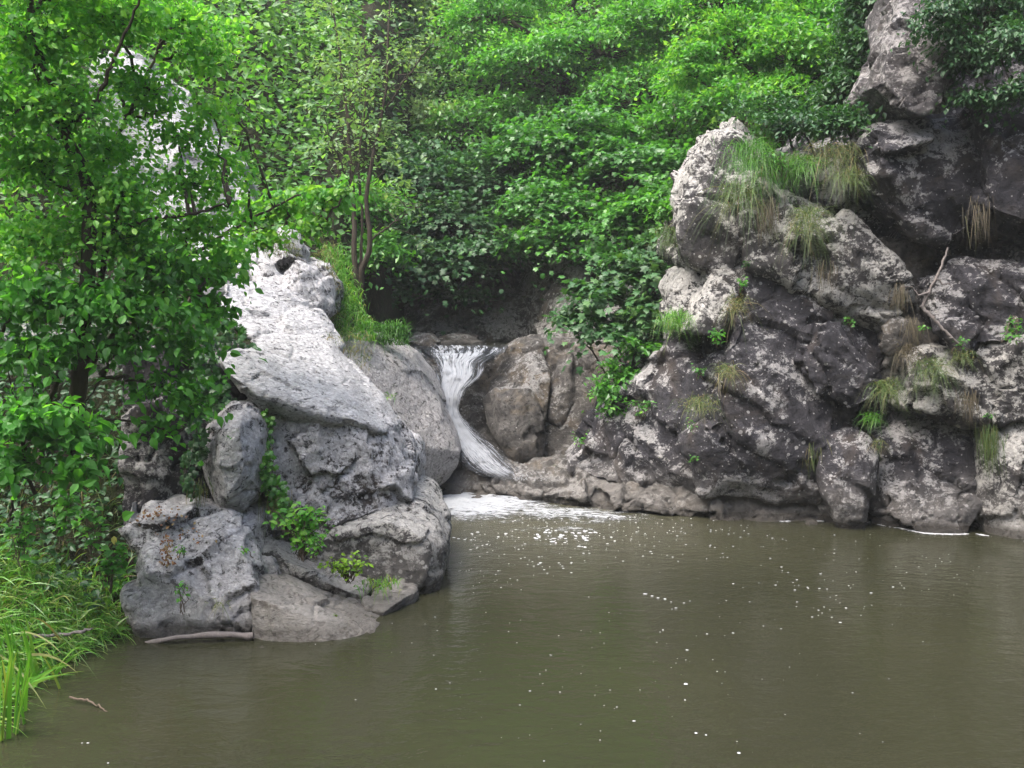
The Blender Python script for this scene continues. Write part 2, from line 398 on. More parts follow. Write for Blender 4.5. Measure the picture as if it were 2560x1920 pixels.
def plane(name, x0, x1, y0, y1, z, mat, holes=None):
    v = [(x0, y0, z), (x1, y0, z), (x1, y1, z), (x0, y1, z)]
    return tag(npmesh(name, v, np.array([[0, 1, 2, 3]]), mat, loc=(0, 0, 0)), kind='structure')
plane('pool_water', -14, 14, -30, 13.2, 0.0, M['water'])
plane('stream_water', -2.0, 1.4, 13.0, 16.6, 1.585, M['water'])

# ------------------------------------------------------------------ rocks
def blk(pts, back=0.8, shrink=0.8, bulge=0.12, Y=None, dY=0.0):
    "a convex block from its front outline; back = depth behind it, bulge = how far the middle stands out"
    P = []
    for q in pts:
        P.append(at(q[0], q[1], (q[2] if len(q) > 2 else Y) + dY))
    P = np.array(P); c = P.mean(0)
    out = [P]
    if bulge: out.append(c + (P - c) * 0.62 + np.array((0, -bulge, 0)))
    Bk = c + (P - c) * shrink; Bk[:, 1] = P[:, 1] + back
    mid = c + (P - c) * (1 + (1 - shrink) * 0.1); mid[:, 1] = P[:, 1] + back * 0.5
    out += [mid, Bk]
    return np.concatenate(out)
def rock(name, label, cat, blocks, mat, vox=0.03, big=0.06, fac=0.05, fs=2.6, fine=0.02, seed=0, group=None, smooth=0, strat=0.0, bed=None):
    bm = bmesh.new()
    for P in blocks:
        vs = [bm.verts.new(p) for p in P]
        r = bmesh.ops.convex_hull(bm, input=vs, use_existing_faces=False)
        dead = [e for e in r['geom_interior'] + r['geom_unused'] if isinstance(e, bmesh.types.BMVert)]
        bmesh.ops.delete(bm, geom=list(set(dead)), context='VERTS')
    me = bpy.data.meshes.new('tmp'); bm.to_mesh(me); bm.free()
    o = bpy.data.objects.new('tmp', me); col.objects.link(o)
    md = o.modifiers.new('r', 'REMESH'); md.mode = 'VOXEL'; md.voxel_size = vox; md.adaptivity = 0
    if smooth:
        s_ = o.modifiers.new('s', 'SMOOTH'); s_.iterations = smooth; s_.factor = 0.5
    dg = bpy.context.evaluated_depsgraph_get()
    m2 = bpy.data.meshes.new_from_object(o.evaluated_get(dg))
    bpy.data.objects.remove(o); bpy.data.meshes.remove(me)
    n = len(m2.vertices); v = np.zeros(n * 3, np.float32); m2.vertices.foreach_get('co', v); v = v.reshape(-1, 3).astype(float)
    nr = np.zeros(n * 3, np.float32); m2.vertices.foreach_get('normal', nr); nr = nr.reshape(-1, 3).astype(float)
    q = v + seed * 3.17
    qb = q
    if bed is not None:                      # blocks stretched along the bedding
        bd = unit(np.array(bed, float)); qb = q - bd * (q @ bd)[:, None] * 0.55
    wq = qb + 0.16 * np.stack([fbm(q * 2.6, 4, 11), fbm(q * 2.6, 4, 12), fbm(q * 2.6, 4, 13)], 1)
    d = big * fbm(q * 1.3, 3, 21)
    g1, off, rr = cells(wq * fs * 0.9, 31)
    d = d + fac * ((off * rr).sum(1) * 1.3 + 0.6 * rr[:, 0]) - fac * 0.7 * np.exp(-(g1 / 0.045) ** 2) * (rr[:, 1] > 0.2)
    wq2 = qb + 0.05 * np.stack([fbm(q * 5, 3, 14), fbm(q * 5, 3, 15), fbm(q * 5, 3, 16)], 1)
    d = d + fac * 1.5 * (chisel(wq2 * fs * 1.15, 0.9, 0.9, 33) - 0.25)
    d = d + fac * 0.6 * (chisel(wq2 * fs * 2.9, 0.9, 0.9, 43) - 0.25)
    d = d + fine * 0.35 * fbm(q * 11, 3, 61) - fine * 0.6 * np.clip(fbm(q * 15, 2, 63) - 0.2, 0, 1) * 2
    if strat:
        ph = (q[:, 2] + 0.25 * q[:, 0] + 0.12 * fbm(q * 1.1, 3, 71)) * 7.5
        d = d + strat * (np.abs((ph % 1) - 0.5) * 2 - 0.5)
    v = v + nr * d[:, None]
    k = len(m2.polygons); ls = np.zeros(len(m2.loops), np.int32); m2.loops.foreach_get('vertex_index', ls)
    lt = np.zeros(k, np.int32); m2.polygons.foreach_get('loop_total', lt); lst = np.zeros(k, np.int32); m2.polygons.foreach_get('loop_start', lst)
    f4 = ls[(lst[lt == 4][:, None] + np.arange(4)[None])]; f3 = ls[(lst[lt == 3][:, None] + np.arange(3)[None])]
    bpy.data.meshes.remove(m2)
    ob = npmesh(name, v, [f4, f3], mat)
    return tag(ob, label, cat, group)

GL = 'boulders of the left outcrop'; GR = 'blocks of the right cliff'; GW = 'rocks around the waterfall'
# ---- left outcrop
rock('rock_slab', 'large smooth pale grey slab tilting up left of the waterfall, overhanging ragged lower edge', 'rock slab', [
    blk([(217, 356, 7.45), (238, 350, 7.8), (262, 345, 8.2), (300, 335, 8.7), (328, 345, 8.85), (352, 368, 8.8), (380, 398, 8.6), (396, 430, 8.3), (384, 434, 7.75), (356, 420, 7.5), (326, 416, 7.4), (292, 405, 7.35), (256, 396, 7.3), (228, 374, 7.3),
         (219, 366, 7.5), (240, 392, 7.4), (262, 412, 7.4), (300, 420, 7.45), (330, 428, 7.55), (360, 428, 7.7)], 0.35, 0.97, 0.0),
    ], M['slab'], 0.017, 0.02, 0.016, 2.2, 0.008, 1, GL)
rock('rock_slab', 'upper pale slab streaked with dark pits, lying above the large smooth slab and below the mossy crag', 'rock slab', [
    blk([(222, 280, 9.3), (248, 279, 9.5), (272, 286, 9.6), (297, 305, 9.6), (322, 329, 9.5), (334, 352, 9.2), (300, 352, 8.75), (262, 352, 8.45), (240, 330, 8.6), (216, 312, 8.9)], 0.7, 0.9, 0.03),
    blk([(296, 305, 9.5), (316, 310, 9.7), (336, 350, 9.3), (320, 345, 9.2)], 0.4, 0.9, 0.02)], M['slab'], 0.025, 0.03, 0.03, 2.4, 0.015, 2, GL)
rock('boulder', 'broad mottled grey and white rock face directly under the overhanging pale slab', 'boulder', [
    blk([(264, 405, 7.47), (305, 414, 7.42), (350, 420, 7.5), (386, 430, 7.75), (402, 455, 7.8), (412, 486, 7.8), (408, 508, 7.7), (385, 518, 7.5), (330, 526, 7.38), (290, 518, 7.38), (272, 500, 7.42), (266, 450, 7.45)], 1.3, 0.93, 0.02),
    blk([(236, 392, 8.2), (300, 400, 8.1), (300, 520, 8.0), (240, 520, 8.0)], 1.0, 0.9, 0)], M['face'], 0.022, 0.05, 0.045, 2.8, 0.02, 3, GL)
rock('boulder', 'rounded dark boulder with white crusted top jutting into the pool beneath the mottled face', 'boulder', [
    blk([(300, 515, 7.5), (345, 508, 7.6), (380, 496, 7.7), (406, 498, 7.75), (424, 507, 7.7), (438, 525, 7.6), (445, 548, 7.5), (442, 575, 7.5), (430, 602, 7.5), (400, 614, 7.45), (350, 610, 7.4), (318, 580, 7.35), (300, 548, 7.35), (350, 530, 7.3), (390, 522, 7.32), (425, 540, 7.35), (425, 575, 7.33)], 1.3, 0.88, 0.0)],
    M['cliffpale'], 0.017, 0.03, 0.024, 2.2, 0.016, 4, GL)
rock('boulder', 'upright grey stone with pointed top standing proud between ivy strands on the left outcrop', 'boulder', [
    blk([(200, 447, 7.35), (206, 426, 7.35), (233, 404, 7.3), (246, 406, 7.25), (259, 417, 7.25), (263, 438, 7.2), (263, 490, 7.15), (247, 509, 7.1), (223, 517, 7.08), (205, 487, 7.25), (222, 430, 7.08), (240, 424, 7.0), (244, 470, 6.92), (226, 500, 6.92), (219, 462, 6.98)], 0.6, 0.95, 0.0),
    ], M['face'], 0.014, 0.012, 0.022, 3.4, 0.014, 5, GL)
rock('boulder', 'tall flat faced grey block in shade under the leafy vine, with a straight left edge', 'boulder', [
    blk([(121, 350, 7.1), (165, 345, 7.3), (215, 355, 7.6), (250, 385, 8.0), (240, 430, 7.8), (235, 530, 7.5), (203, 535, 7.15), (160, 530, 6.95), (121, 528, 6.9)], 1.2, 0.95, 0.03)],
    M['cliff'], 0.022, 0.03, 0.035, 2.5, 0.018, 6, GL)
rock('boulder', 'rough blocky base rock with moss and brown leaf litter above the floating stick', 'boulder', [
    blk([(120, 505, 6.85), (165, 500, 6.9), (215, 512, 6.95), (250, 528, 6.9), (262, 560, 6.8), (262, 600, 6.6), (175, 575, 6.5), (133, 560, 6.6), (124, 530, 6.7)], 0.9, 0.9, 0.03),
    blk([(205, 530, 6.75), (245, 535, 6.75), (252, 600, 6.5), (250, 660, 6.4), (180, 660, 6.4), (170, 600, 6.45)], 0.9, 0.9, 0.04),
    blk([(131, 560, 6.6), (160, 552, 6.6), (190, 580, 6.5), (180, 670, 6.35), (138, 670, 6.4), (134, 600, 6.5)], 0.8, 0.9, 0.04)],
    M['face'], 0.018, 0.05, 0.055, 3.4, 0.022, 7, GL)
rock('rock_ledge', 'upper curved ledge with pale rim below the bramble plant, against the dark boulder', 'rock ledge', [
    blk([(248, 550, 7.0), (259, 541, 7.15), (272, 545, 7.25), (300, 562, 7.25), (300, 570, 7.02), (274, 553, 7.0), (298, 600, 7.08), (255, 600, 7.02), (248, 575, 6.98)], 0.35, 0.97, 0.0),
    blk([(285, 556, 7.25), (318, 569, 7.3), (350, 578, 7.3), (369, 590, 7.15), (345, 590, 6.98), (318, 582, 6.98), (290, 566, 7.0), (300, 612, 7.1), (330, 618, 7.08), (362, 615, 7.05), (370, 598, 7.08)], 0.35, 0.97, 0.0)],
    M['cliffpale'], 0.012, 0.015, 0.022, 3.6, 0.01, 8, GL)
rock('rock_ledge', 'lowest sloping ledge of smooth tan rock dipping into the water beside the stick', 'rock ledge', [
    blk([(249, 579, 6.7), (258, 577, 6.8), (290, 588, 6.85), (326, 606, 6.8), (368, 620, 6.68), (375, 632, 6.52), (350, 634, 6.42), (310, 620, 6.38), (275, 604, 6.38), (250, 596, 6.45),
         (250, 652, 6.4), (268, 670, 6.28), (310, 676, 6.28), (350, 666, 6.3), (372, 650, 6.42)], 0.5, 0.97, 0.0)],
    M['ledge'], 0.013, 0.02, 0.022, 2.4, 0.01, 9, GL)
rock('rock_ledge', 'small flat topped block at the waterline under the round dark boulder', 'rock ledge', [
    blk([(365, 600, 6.95), (385, 590, 7.2), (402, 579, 7.4), (420, 580, 7.4), (416, 590, 7.2), (398, 602, 6.95), (384, 612, 6.85), (367, 610, 6.85), (384, 632, 6.9), (364, 632, 6.9), (400, 615, 7.05), (418, 598, 7.25)], 0.35, 0.97, 0.0)],
    M['ledge'], 0.013, 0.01, 0.02, 3.2, 0.01, 10, GL)
rock('boulder', 'big smooth leaning boulder hugging the left side of the waterfall, dark undercut foot', 'boulder', [
    blk([(322, 345, 9.5), (345, 336, 10.0), (372, 333, 10.4), (396, 344, 10.5), (410, 354, 10.5), (425, 376, 10.45), (442, 414, 10.4), (457, 436, 10.35), (461, 452, 10.3), (457, 468, 10.3), (445, 484, 10.35), (430, 497, 10.4), (412, 500, 10.3), (390, 500, 9.6), (370, 440, 9.2), (340, 380, 9.2)], 1.3, 0.9, 0.12, dY=0.75)],
    M['boulder'], 0.026, 0.05, 0.016, 1.6, 0.01, 11, GW, 2)
rock('rock_crag', 'mossy pale crag with a dark hollow, standing behind the upper slab beside tall grass', 'crag', [
    blk([(278, 232, 10.4), (285, 227, 10.4), (296, 238, 10.4), (305, 250, 10.4), (300, 262, 10.3), (280, 262, 10.2), (272, 250, 10.3)], 0.6, 0.8, 0.05),
    blk([(283, 272, 10.0), (300, 260, 10.1), (320, 264, 10.2), (329, 285, 10.2), (331, 312, 10.1), (322, 320, 10.0), (300, 306, 9.9), (282, 295, 9.9)], 0.8, 0.85, 0.1),
    blk([(250, 240, 10.3), (265, 238, 10.4), (272, 262, 10.2), (286, 280, 10.1), (285, 300, 10.0), (255, 290, 10.0), (240, 265, 10.2)], 0.8, 0.85, 0.05),
    blk([(268, 250, 10.5), (300, 250, 10.5), (305, 285, 10.4), (270, 285, 10.4)], 0.5, 0.95, 0.0)],
    M['face'], 0.02, 0.04, 0.04, 3.0, 0.02, 12, GL)
rock('rock_pinnacle', 'tall whitish rock pinnacle seen through the leaves of the near tree', 'pinnacle', [
    blk([(95, 60, 12.6), (125, 50, 12.8), (160, 92, 12.6), (200, 120, 12.4), (228, 152, 12.2), (243, 180, 12.0), (248, 205, 11.8), (225, 260, 11.4), (120, 300, 11.2), (60, 250, 11.4), (70, 130, 12.2)], 2.0, 0.85, 0.2),
    blk([(205, 215, 11.0), (240, 225, 11.2), (255, 250, 11.0), (250, 290, 10.6), (200, 300, 10.4), (190, 250, 10.6)], 1.2, 0.85, 0.1)],
    M['slab'], 0.045, 0.08, 0.07, 1.5, 0.03, 13, GL)
rock('rock_outcrop', 'small dark rock outcrop on the slope right of the whitish pinnacle top', 'rock outcrop', [
    blk([(205, 92, 14.5), (228, 80, 14.8), (246, 95, 14.6), (244, 125, 14.2), (215, 122, 14)], 1.5, 0.8, 0.2)],
    M['deep'], 0.05, 0.1, 0.1, 1.6, 0.03, 14)
rock('rock_outcrop', 'dark shaded rock wall behind the trunks on the left bank', 'rock outcrop', [
    blk([(-60, 330, 8.6), (40, 340, 8.6), (125, 360, 8.0), (125, 560, 7.4), (40, 560, 7.6), (-60, 540, 7.8)], 1.5, 0.9, 0.15)],
    M['deep'], 0.045, 0.1, 0.1, 1.6, 0.03, 15)

# ---- waterfall rocks
rock('waterfall_rock', 'rounded grey rock shouldering the right side of the waterfall, split by a groove', 'rock', [
    blk([(514, 345, 12.3), (524, 341, 12.0), (540, 343, 11.8), (550, 375, 11.4), (548, 410, 11.2), (540, 440, 11.1), (520, 462, 11.0), (502, 446, 11.05), (490, 425, 11.25), (485, 400, 11.4), (493, 376, 11.8), (504, 358, 12.1)], 1.2, 0.9, 0.12, dY=0.90),
    blk([(482, 400, 11.3), (494, 388, 11.15), (530, 390, 11.05), (545, 420, 10.95), (540, 455, 10.9), (518, 462, 10.9), (500, 444, 10.95), (486, 425, 11.15)], 0.6, 0.9, 0.12, dY=0.90)],
    M['tan'], 0.026, 0.07, 0.03, 1.6, 0.012, 16, GW, 2)
rock('waterfall_rock', 'brown rock wall in shade right of the waterfall, below hanging leaves', 'rock', [
    blk([(530, 340, 12.0), (560, 341, 11.9), (620, 345, 11.6), (660, 362, 11.3), (640, 400, 11.2), (605, 450, 11.1), (560, 478, 11.0), (540, 470, 11.2), (545, 420, 11.4)], 1.5, 0.9, -0.0, dY=0.90),
    blk([(552, 350, 11.75), (575, 350, 11.6), (572, 400, 11.35), (560, 425, 11.25), (550, 420, 11.3)], 0.5, 0.9, 0.08, dY=0.90)],
    M['tan'], 0.03, 0.08, 0.05, 1.8, 0.02, 17, GW, 1)
rock('waterfall_rock', 'rock chute under the falling water', 'rock', [
    blk([(400, 352, 12.3), (500, 352, 12.3), (480, 372, 11.95), (462, 400, 11.65), (470, 440, 11.35), (520, 482, 10.95), (520, 510, 10.9), (430, 510, 10.9), (425, 420, 11.5)], 1.2, 0.95, 0.0, dY=0.90)],
    M['tan'], 0.03, 0.04, 0.03, 2.2, 0.015, 18, GW, 1)
rock('waterfall_rock', 'small round wet stone dividing the water at the foot of the falls', 'stone', [
    blk([(461, 455, 10.65), (470, 449, 10.7), (481, 452, 10.7), (486, 466, 10.6), (478, 474, 10.5), (462, 474, 10.5)], 0.5, 0.8, 0.1, dY=0.90)],
    M['tan'], 0.018, 0.02, 0.02, 3, 0.01, 19, GW, 1)
rock('waterfall_rock', 'dark stone at the foot of the shouldering rock where the thin stream ends', 'stone', [
    blk([(502, 462, 10.85), (515, 455, 10.95), (535, 462, 10.95), (545, 474, 10.8), (525, 480, 10.7), (508, 474, 10.75)], 0.5, 0.8, 0.06, dY=0.90)],
    M['tan'], 0.018, 0.02, 0.02, 3, 0.01, 20, GW, 1)
rock('rock_ledge', 'low mossy greenish ledge between the foaming water and the foot of the falls', 'rock ledge', [
    blk([(440, 484, 10.6), (462, 472, 10.65), (500, 470, 10.65), (520, 478, 10.6), (506, 495, 10.4), (480, 508, 10.3), (440, 508, 10.3)], 0.6, 0.95, 0.02, dY=0.75)],
    M['tan'], 0.02, 0.03, 0.03, 2.6, 0.015, 21, GW, 1)
rock('rock_ledge', 'long low ledge of layered brown rock along the far edge of the pool', 'rock ledge', [
    blk([(478, 484, 11.15), (520, 474, 11.15), (560, 462, 11.1), (620, 474, 10.75), (690, 486, 10.35), (700, 512, 10.15), (640, 511, 10.3), (575, 502, 10.6), (510, 496, 10.95), (486, 492, 11.1), (700, 535, 10.2), (640, 530, 10.35), (575, 522, 10.7), (500, 515, 11.1)], 0.7, 0.97, 0.0),
    blk([(640, 478, 10.5), (700, 484, 10.25), (770, 490, 10.1), (800, 512, 9.95), (760, 516, 9.92), (700, 512, 10.02), (655, 505, 10.2), (700, 535, 10.05), (780, 535, 9.95)], 0.7, 0.97, 0.0),
    blk([(520, 486, 10.95), (560, 478, 10.85), (600, 484, 10.65), (590, 500, 10.5), (545, 498, 10.7)], 0.4, 0.95, 0.02),
    blk([(600, 490, 10.45), (640, 484, 10.4), (672, 495, 10.2), (665, 514, 10.1), (620, 510, 10.3)], 0.4, 0.95, 0.02)],
    M['tan'], 0.018, 0.04, 0.05, 3.6, 0.025, 22, GW, 0, 0.025)
rock('rock_outcrop', 'dim mossy rocks in deep shade at the back of the upper pool, left part', 'rock outcrop', [
    blk([(400, 330, 15.2), (410, 300, 15.6), (470, 285, 15.8), (540, 270, 15.8), (560, 300, 15.4), (555, 352, 14.9), (400, 352, 14.9)], 2, 0.9, 0.2),
    blk([(520, 230, 15.8), (560, 235, 15.2), (575, 285, 14.8), (560, 345, 14.4), (520, 345, 15)], 1.5, 0.9, 0.2)],
    M['deep'], 0.05, 0.15, 0.13, 1.4, 0.04, 23)
rock('rock_outcrop', 'leaning pale edged rock in shade above the right end of the upper pool', 'rock outcrop', [
    blk([(540, 330, 14.2), (552, 300, 14.3), (570, 285, 14.4), (590, 270, 14.4), (600, 250, 14.4), (640, 260, 13.5), (660, 330, 12.6), (600, 352, 13), (545, 350, 13.6)], 2, 0.9, 0.2),
    blk([(545, 262, 15), (570, 240, 14.9), (592, 245, 14.6), (590, 285, 14.4), (560, 300, 14.6)], 1, 0.9, 0.15)],
    M['deep'], 0.045, 0.13, 0.12, 1.6, 0.04, 24)
rock('stone', 'flat grey brown stone at the left lip of the upper pool behind dark grass', 'stone', [
    blk([(405, 343, 13.3), (412, 335, 13.4), (430, 334, 13.3), (440, 343, 13.1), (436, 350, 13)], 0.6, 0.9, 0.03)], M['tan'], 0.03, 0.03, 0.03, 2.5, 0.015, 25, GW)
rock('stone', 'low brown stone lying in the upper pool behind the lip of the waterfall', 'stone', [
    blk([(436, 340, 14.2), (455, 332, 14.4), (478, 336, 14.3), (480, 344, 14), (440, 346, 14)], 0.6, 0.9, 0.03)], M['tan'], 0.03, 0.03, 0.03, 2.5, 0.015, 26, GW)

# ---- right cliff
rock('cliff_backing', 'dark recessed rock wall forming the back of the right cliff between its blocks', 'cliff', [
    blk([(715, 175, 10.9), (765, 150, 10.9), (900, 120, 10.7), (1120, 60, 10.2), (1160, 560, 9.6), (880, 560, 10.4), (700, 560, 10.6), (690, 300, 10.9)], 2.0, 1.0, 0.0),
    blk([(900, -60, 10.4), (1200, -60, 10.0), (1200, 130, 10.0), (900, 120, 10.6)], 2.0, 1.0, 0.0)],
    M['cliff'], 0.045, 0.12, 0.14, 1.5, 0.04, 27, GR, bed=(0.8, 0.1, -0.6))
rock('cliff_block', 'pale pinnacle with white lichen patches at the left end of the right cliff top', 'cliff block', [
    blk([(683, 205, 10.1), (690, 165, 10.2), (705, 143, 10.3), (722, 125, 10.4), (738, 113, 10.5), (752, 120, 10.5), (775, 165, 10.3), (790, 215, 10.1), (770, 262, 10.1), (725, 272, 10.1), (692, 262, 10.15), (682, 235, 10.1)], 1.4, 0.9, 0.15)],
    M['cliffpale'], 0.028, 0.07, 0.08, 2.2, 0.03, 28, GR, bed=(0.8, 0.1, -0.6))
rock('cliff_block', 'cream lichen covered lobe below the pale pinnacle, beside the green gully', 'cliff block', [
    blk([(697, 298, 10.0), (710, 268, 10.1), (730, 262, 10.15), (746, 270, 10.1), (742, 295, 9.95), (730, 322, 9.85), (712, 335, 9.85), (685, 333, 9.9)], 1.0, 0.9, 0.08),
    blk([(668, 288, 10.3), (680, 268, 10.4), (696, 263, 10.3), (700, 290, 10.2), (690, 318, 10.2), (672, 325, 10.2)], 1.0, 0.9, 0.05)],
    M['cliffpale'], 0.024, 0.03, 0.04, 2.4, 0.02, 29, GR, bed=(0.8, 0.1, -0.6))
rock('cliff_block', 'huge central buttress of the right cliff with a whitish streak on its upper left', 'cliff block', [
    blk([(735, 318, 9.8), (750, 285, 9.95), (775, 270, 10.05), (810, 275, 10.1), (850, 300, 10.1), (880, 345, 10.0), (884, 380, 9.9), (868, 420, 9.85), (840, 450, 9.8), (800, 470, 9.75), (740, 440, 9.7), (715, 390, 9.75)], 1.3, 0.95, 0.12),
    blk([(740, 400, 9.75), (820, 410, 9.7), (850, 440, 9.75), (840, 490, 9.85), (780, 500, 9.9), (700, 495, 9.95), (690, 440, 9.9)], 1.2, 0.95, 0.08)],
    M['cliff'], 0.026, 0.1, 0.075, 2.0, 0.03, 30, GR, bed=(0.8, 0.1, -0.6))
rock('cliff_block', 'dark rough knob protruding from the right flank of the central buttress', 'cliff block', [
    blk([(808, 330, 9.7), (840, 325, 9.7), (868, 352, 9.65), (884, 368, 9.65), (872, 400, 9.6), (850, 415, 9.6), (815, 395, 9.6), (802, 360, 9.65)], 0.6, 0.9, 0.1)],
    M['cliff'], 0.024, 0.06, 0.07, 3.0, 0.025, 31, GR, bed=(0.8, 0.1, -0.6))
rock('cliff_block', 'sloping grey spur speckled with white spots running down left to the pool ledge', 'cliff block', [
    blk([(655, 352, 10.6), (690, 345, 10.3), (725, 360, 10.0), (740, 420, 9.95), (745, 492, 10.15), (690, 496, 10.25), (620, 486, 10.55), (568, 470, 10.95), (592, 445, 10.95), (628, 393, 10.8)], 1.3, 0.95, 0.03)],
    M['cliff'], 0.026, 0.07, 0.08, 2.4, 0.03, 32, GR, bed=(0.8, 0.1, -0.6))
rock('cliff_block', 'brown shadowed foot of the cliff with a pale rounded toe at the waterline', 'cliff block', [
    blk([(720, 480, 10.0), (780, 470, 9.9), (850, 490, 9.9), (870, 540, 9.85), (700, 545, 9.9)], 1.0, 0.95, 0.02, dY=0.15),
    blk([(745, 518, 9.9), (768, 500, 9.95), (790, 482, 10), (830, 500, 9.8), (866, 520, 9.7), (866, 540, 9.6), (745, 536, 9.7)], 0.8, 0.95, 0.03, dY=0.15)],
    M['tan'], 0.024, 0.05, 0.04, 2.0, 0.018, 33, GR, 1)
rock('cliff_block', 'jagged lichen flecked block overhanging the black hollow of the cliff', 'cliff block', [
    blk([(745, 215, 9.95), (790, 200, 9.95), (835, 208, 9.85), (868, 228, 9.8), (893, 262, 9.75), (905, 300, 9.75), (893, 326, 9.8), (868, 312, 9.75), (835, 285, 9.75), (790, 268, 9.85), (755, 262, 9.95)], 1.0, 0.9, 0.06)],
    M['cliffpale'], 0.026, 0.06, 0.085, 2.6, 0.03, 34, GR, bed=(0.8, 0.1, -0.6))
rock('cliff_block', 'dark massive nose of rock with pale ledge top near the upper right corner', 'cliff block', [
    blk([(872, 140, 9.5), (876, 124, 9.6), (892, 116, 9.75), (935, 120, 9.8), (985, 112, 9.8), (1000, 160, 9.6), (988, 220, 9.6), (960, 240, 9.6), (920, 235, 9.6), (885, 205, 9.7), (868, 185, 9.75), (880, 160, 9.4)], 1.2, 0.9, 0.02),
    blk([(872, 140, 9.4), (878, 124, 9.5), (895, 117, 9.7), (930, 122, 9.6), (935, 140, 9.35), (900, 150, 9.3), (876, 152, 9.35)], 0.7, 0.9, 0.0)],
    M['cliff'], 0.026, 0.07, 0.07, 2.0, 0.03, 35, GR, bed=(0.8, 0.1, -0.6))
rock('cliff_block', 'grey hanging block with bright lower rim at the frame top, beside dark bush', 'cliff block', [
    blk([(912, -30, 9.7), (905, 15, 9.6), (892, 50, 9.45), (879, 82, 9.3), (900, 103, 9.25), (918, 115, 9.25), (944, 109, 9.25), (948, 85, 9.3), (965, 50, 9.5), (970, -30, 9.7)], 1.0, 0.95, 0.02)],
    M['greycliff'], 0.026, 0.05, 0.05, 2.4, 0.025, 36, GR, bed=(0.8, 0.1, -0.6))
rock('cliff_block', 'dark tilted slab at the right edge of the frame above the deep shadowed gap', 'cliff block', [
    blk([(985, 100, 9.5), (1060, 80, 9.2), (1120, 100, 9.0), (1120, 225, 8.9), (1020, 222, 9.1), (990, 210, 9.2), (992, 160, 9.35)], 1.2, 0.95, 0.04)],
    M['cliff'], 0.028, 0.06, 0.07, 2.2, 0.03, 37, GR, bed=(0.8, 0.1, -0.6))
rock('cliff_block', 'banded rough block below the deep shadowed gap at the right edge', 'cliff block', [
    blk([(930, 285, 9.6), (955, 262, 9.7), (1000, 258, 9.5), (1060, 250, 9.2), (1120, 260, 9.0), (1120, 350, 8.95), (1010, 345, 9.2), (965, 345, 9.4), (935, 315, 9.5)], 1.2, 0.95, 0.06)],
    M['cliff'], 0.026, 0.07, 0.09, 2.4, 0.03, 38, GR, 0, 0.02, bed=(0.8, 0.1, -0.6))
rock('cliff_block', 'brownish recessed wall between the black hollow and the bleached dead branch', 'cliff block', [
    blk([(885, 240, 10.0), (960, 235, 10.0), (960, 330, 9.85), (920, 350, 9.8), (890, 350, 9.9)], 0.8, 0.95, 0.0),
    blk([(882, 330, 9.75), (900, 318, 9.75), (915, 330, 9.7), (915, 352, 9.7), (890, 355, 9.7)], 0.6, 0.9, 0.05)],
    M['tan'], 0.026, 0.06, 0.08, 2.6, 0.03, 39, GR)
rock('cliff_block', 'weathered shelf with grass tufts across the right part of the cliff at mid height', 'cliff block', [
    blk([(905, 360, 9.65), (950, 345, 9.65), (1010, 340, 9.4), (1110, 340, 9.05), (1110, 410, 9.0), (1010, 420, 9.2), (960, 420, 9.4), (910, 410, 9.5)], 1.2, 0.95, 0.05)],
    M['cliffpale'], 0.026, 0.07, 0.09, 2.6, 0.03, 40, GR, bed=(0.8, 0.1, -0.6))
rock('cliff_block', 'egg shaped grey boulder wedged at the foot of the cliff, left of the black crack', 'cliff block', [
    blk([(822, 452, 9.6), (832, 434, 9.65), (850, 428, 9.65), (870, 436, 9.6), (878, 455, 9.55), (871, 485, 9.5), (866, 545, 9.5), (845, 545, 9.5), (826, 500, 9.5), (820, 475, 9.55)], 0.8, 0.9, 0.12, dY=0.05)],
    M['cliff'], 0.024, 0.03, 0.035, 2.4, 0.018, 41, GR, bed=(0.8, 0.1, -0.6))
rock('cliff_block', 'broad lumpy boulder standing in the water right of the black crack', 'cliff block', [
    blk([(880, 438, 9.55), (905, 420, 9.6), (945, 418, 9.5), (976, 422, 9.4), (980, 470, 9.25), (970, 492, 9.2), (930, 496, 9.2), (885, 490, 9.35)], 1.0, 0.95, 0.08, dY=0.3),
    blk([(886, 490, 9.3), (910, 480, 9.2), (930, 490, 9.15), (975, 480, 9.15), (982, 500, 9.1), (970, 545, 9.0), (920, 560, 9.1), (885, 545, 9.3)], 1.0, 0.95, 0.06, dY=0.3)],
    M['cliff'], 0.024, 0.06, 0.06, 2.6, 0.022, 42, GR, bed=(0.8, 0.1, -0.6))
rock('cliff_block', 'smooth domed grey boulder cut by the lower right edge of the cliff at the water', 'cliff block', [
    blk([(984, 445, 9.1), (1005, 410, 9.15), (1030, 396, 9.1), (1100, 400, 8.9), (1120, 560, 8.6), (1000, 570, 8.95), (980, 530, 9.1), (986, 480, 9.1)], 1.2, 0.95, 0.12, dY=0.28)],
    M['cliffpale'], 0.024, 0.05, 0.045, 2.2, 0.02, 43, GR, bed=(0.8, 0.1, -0.6))

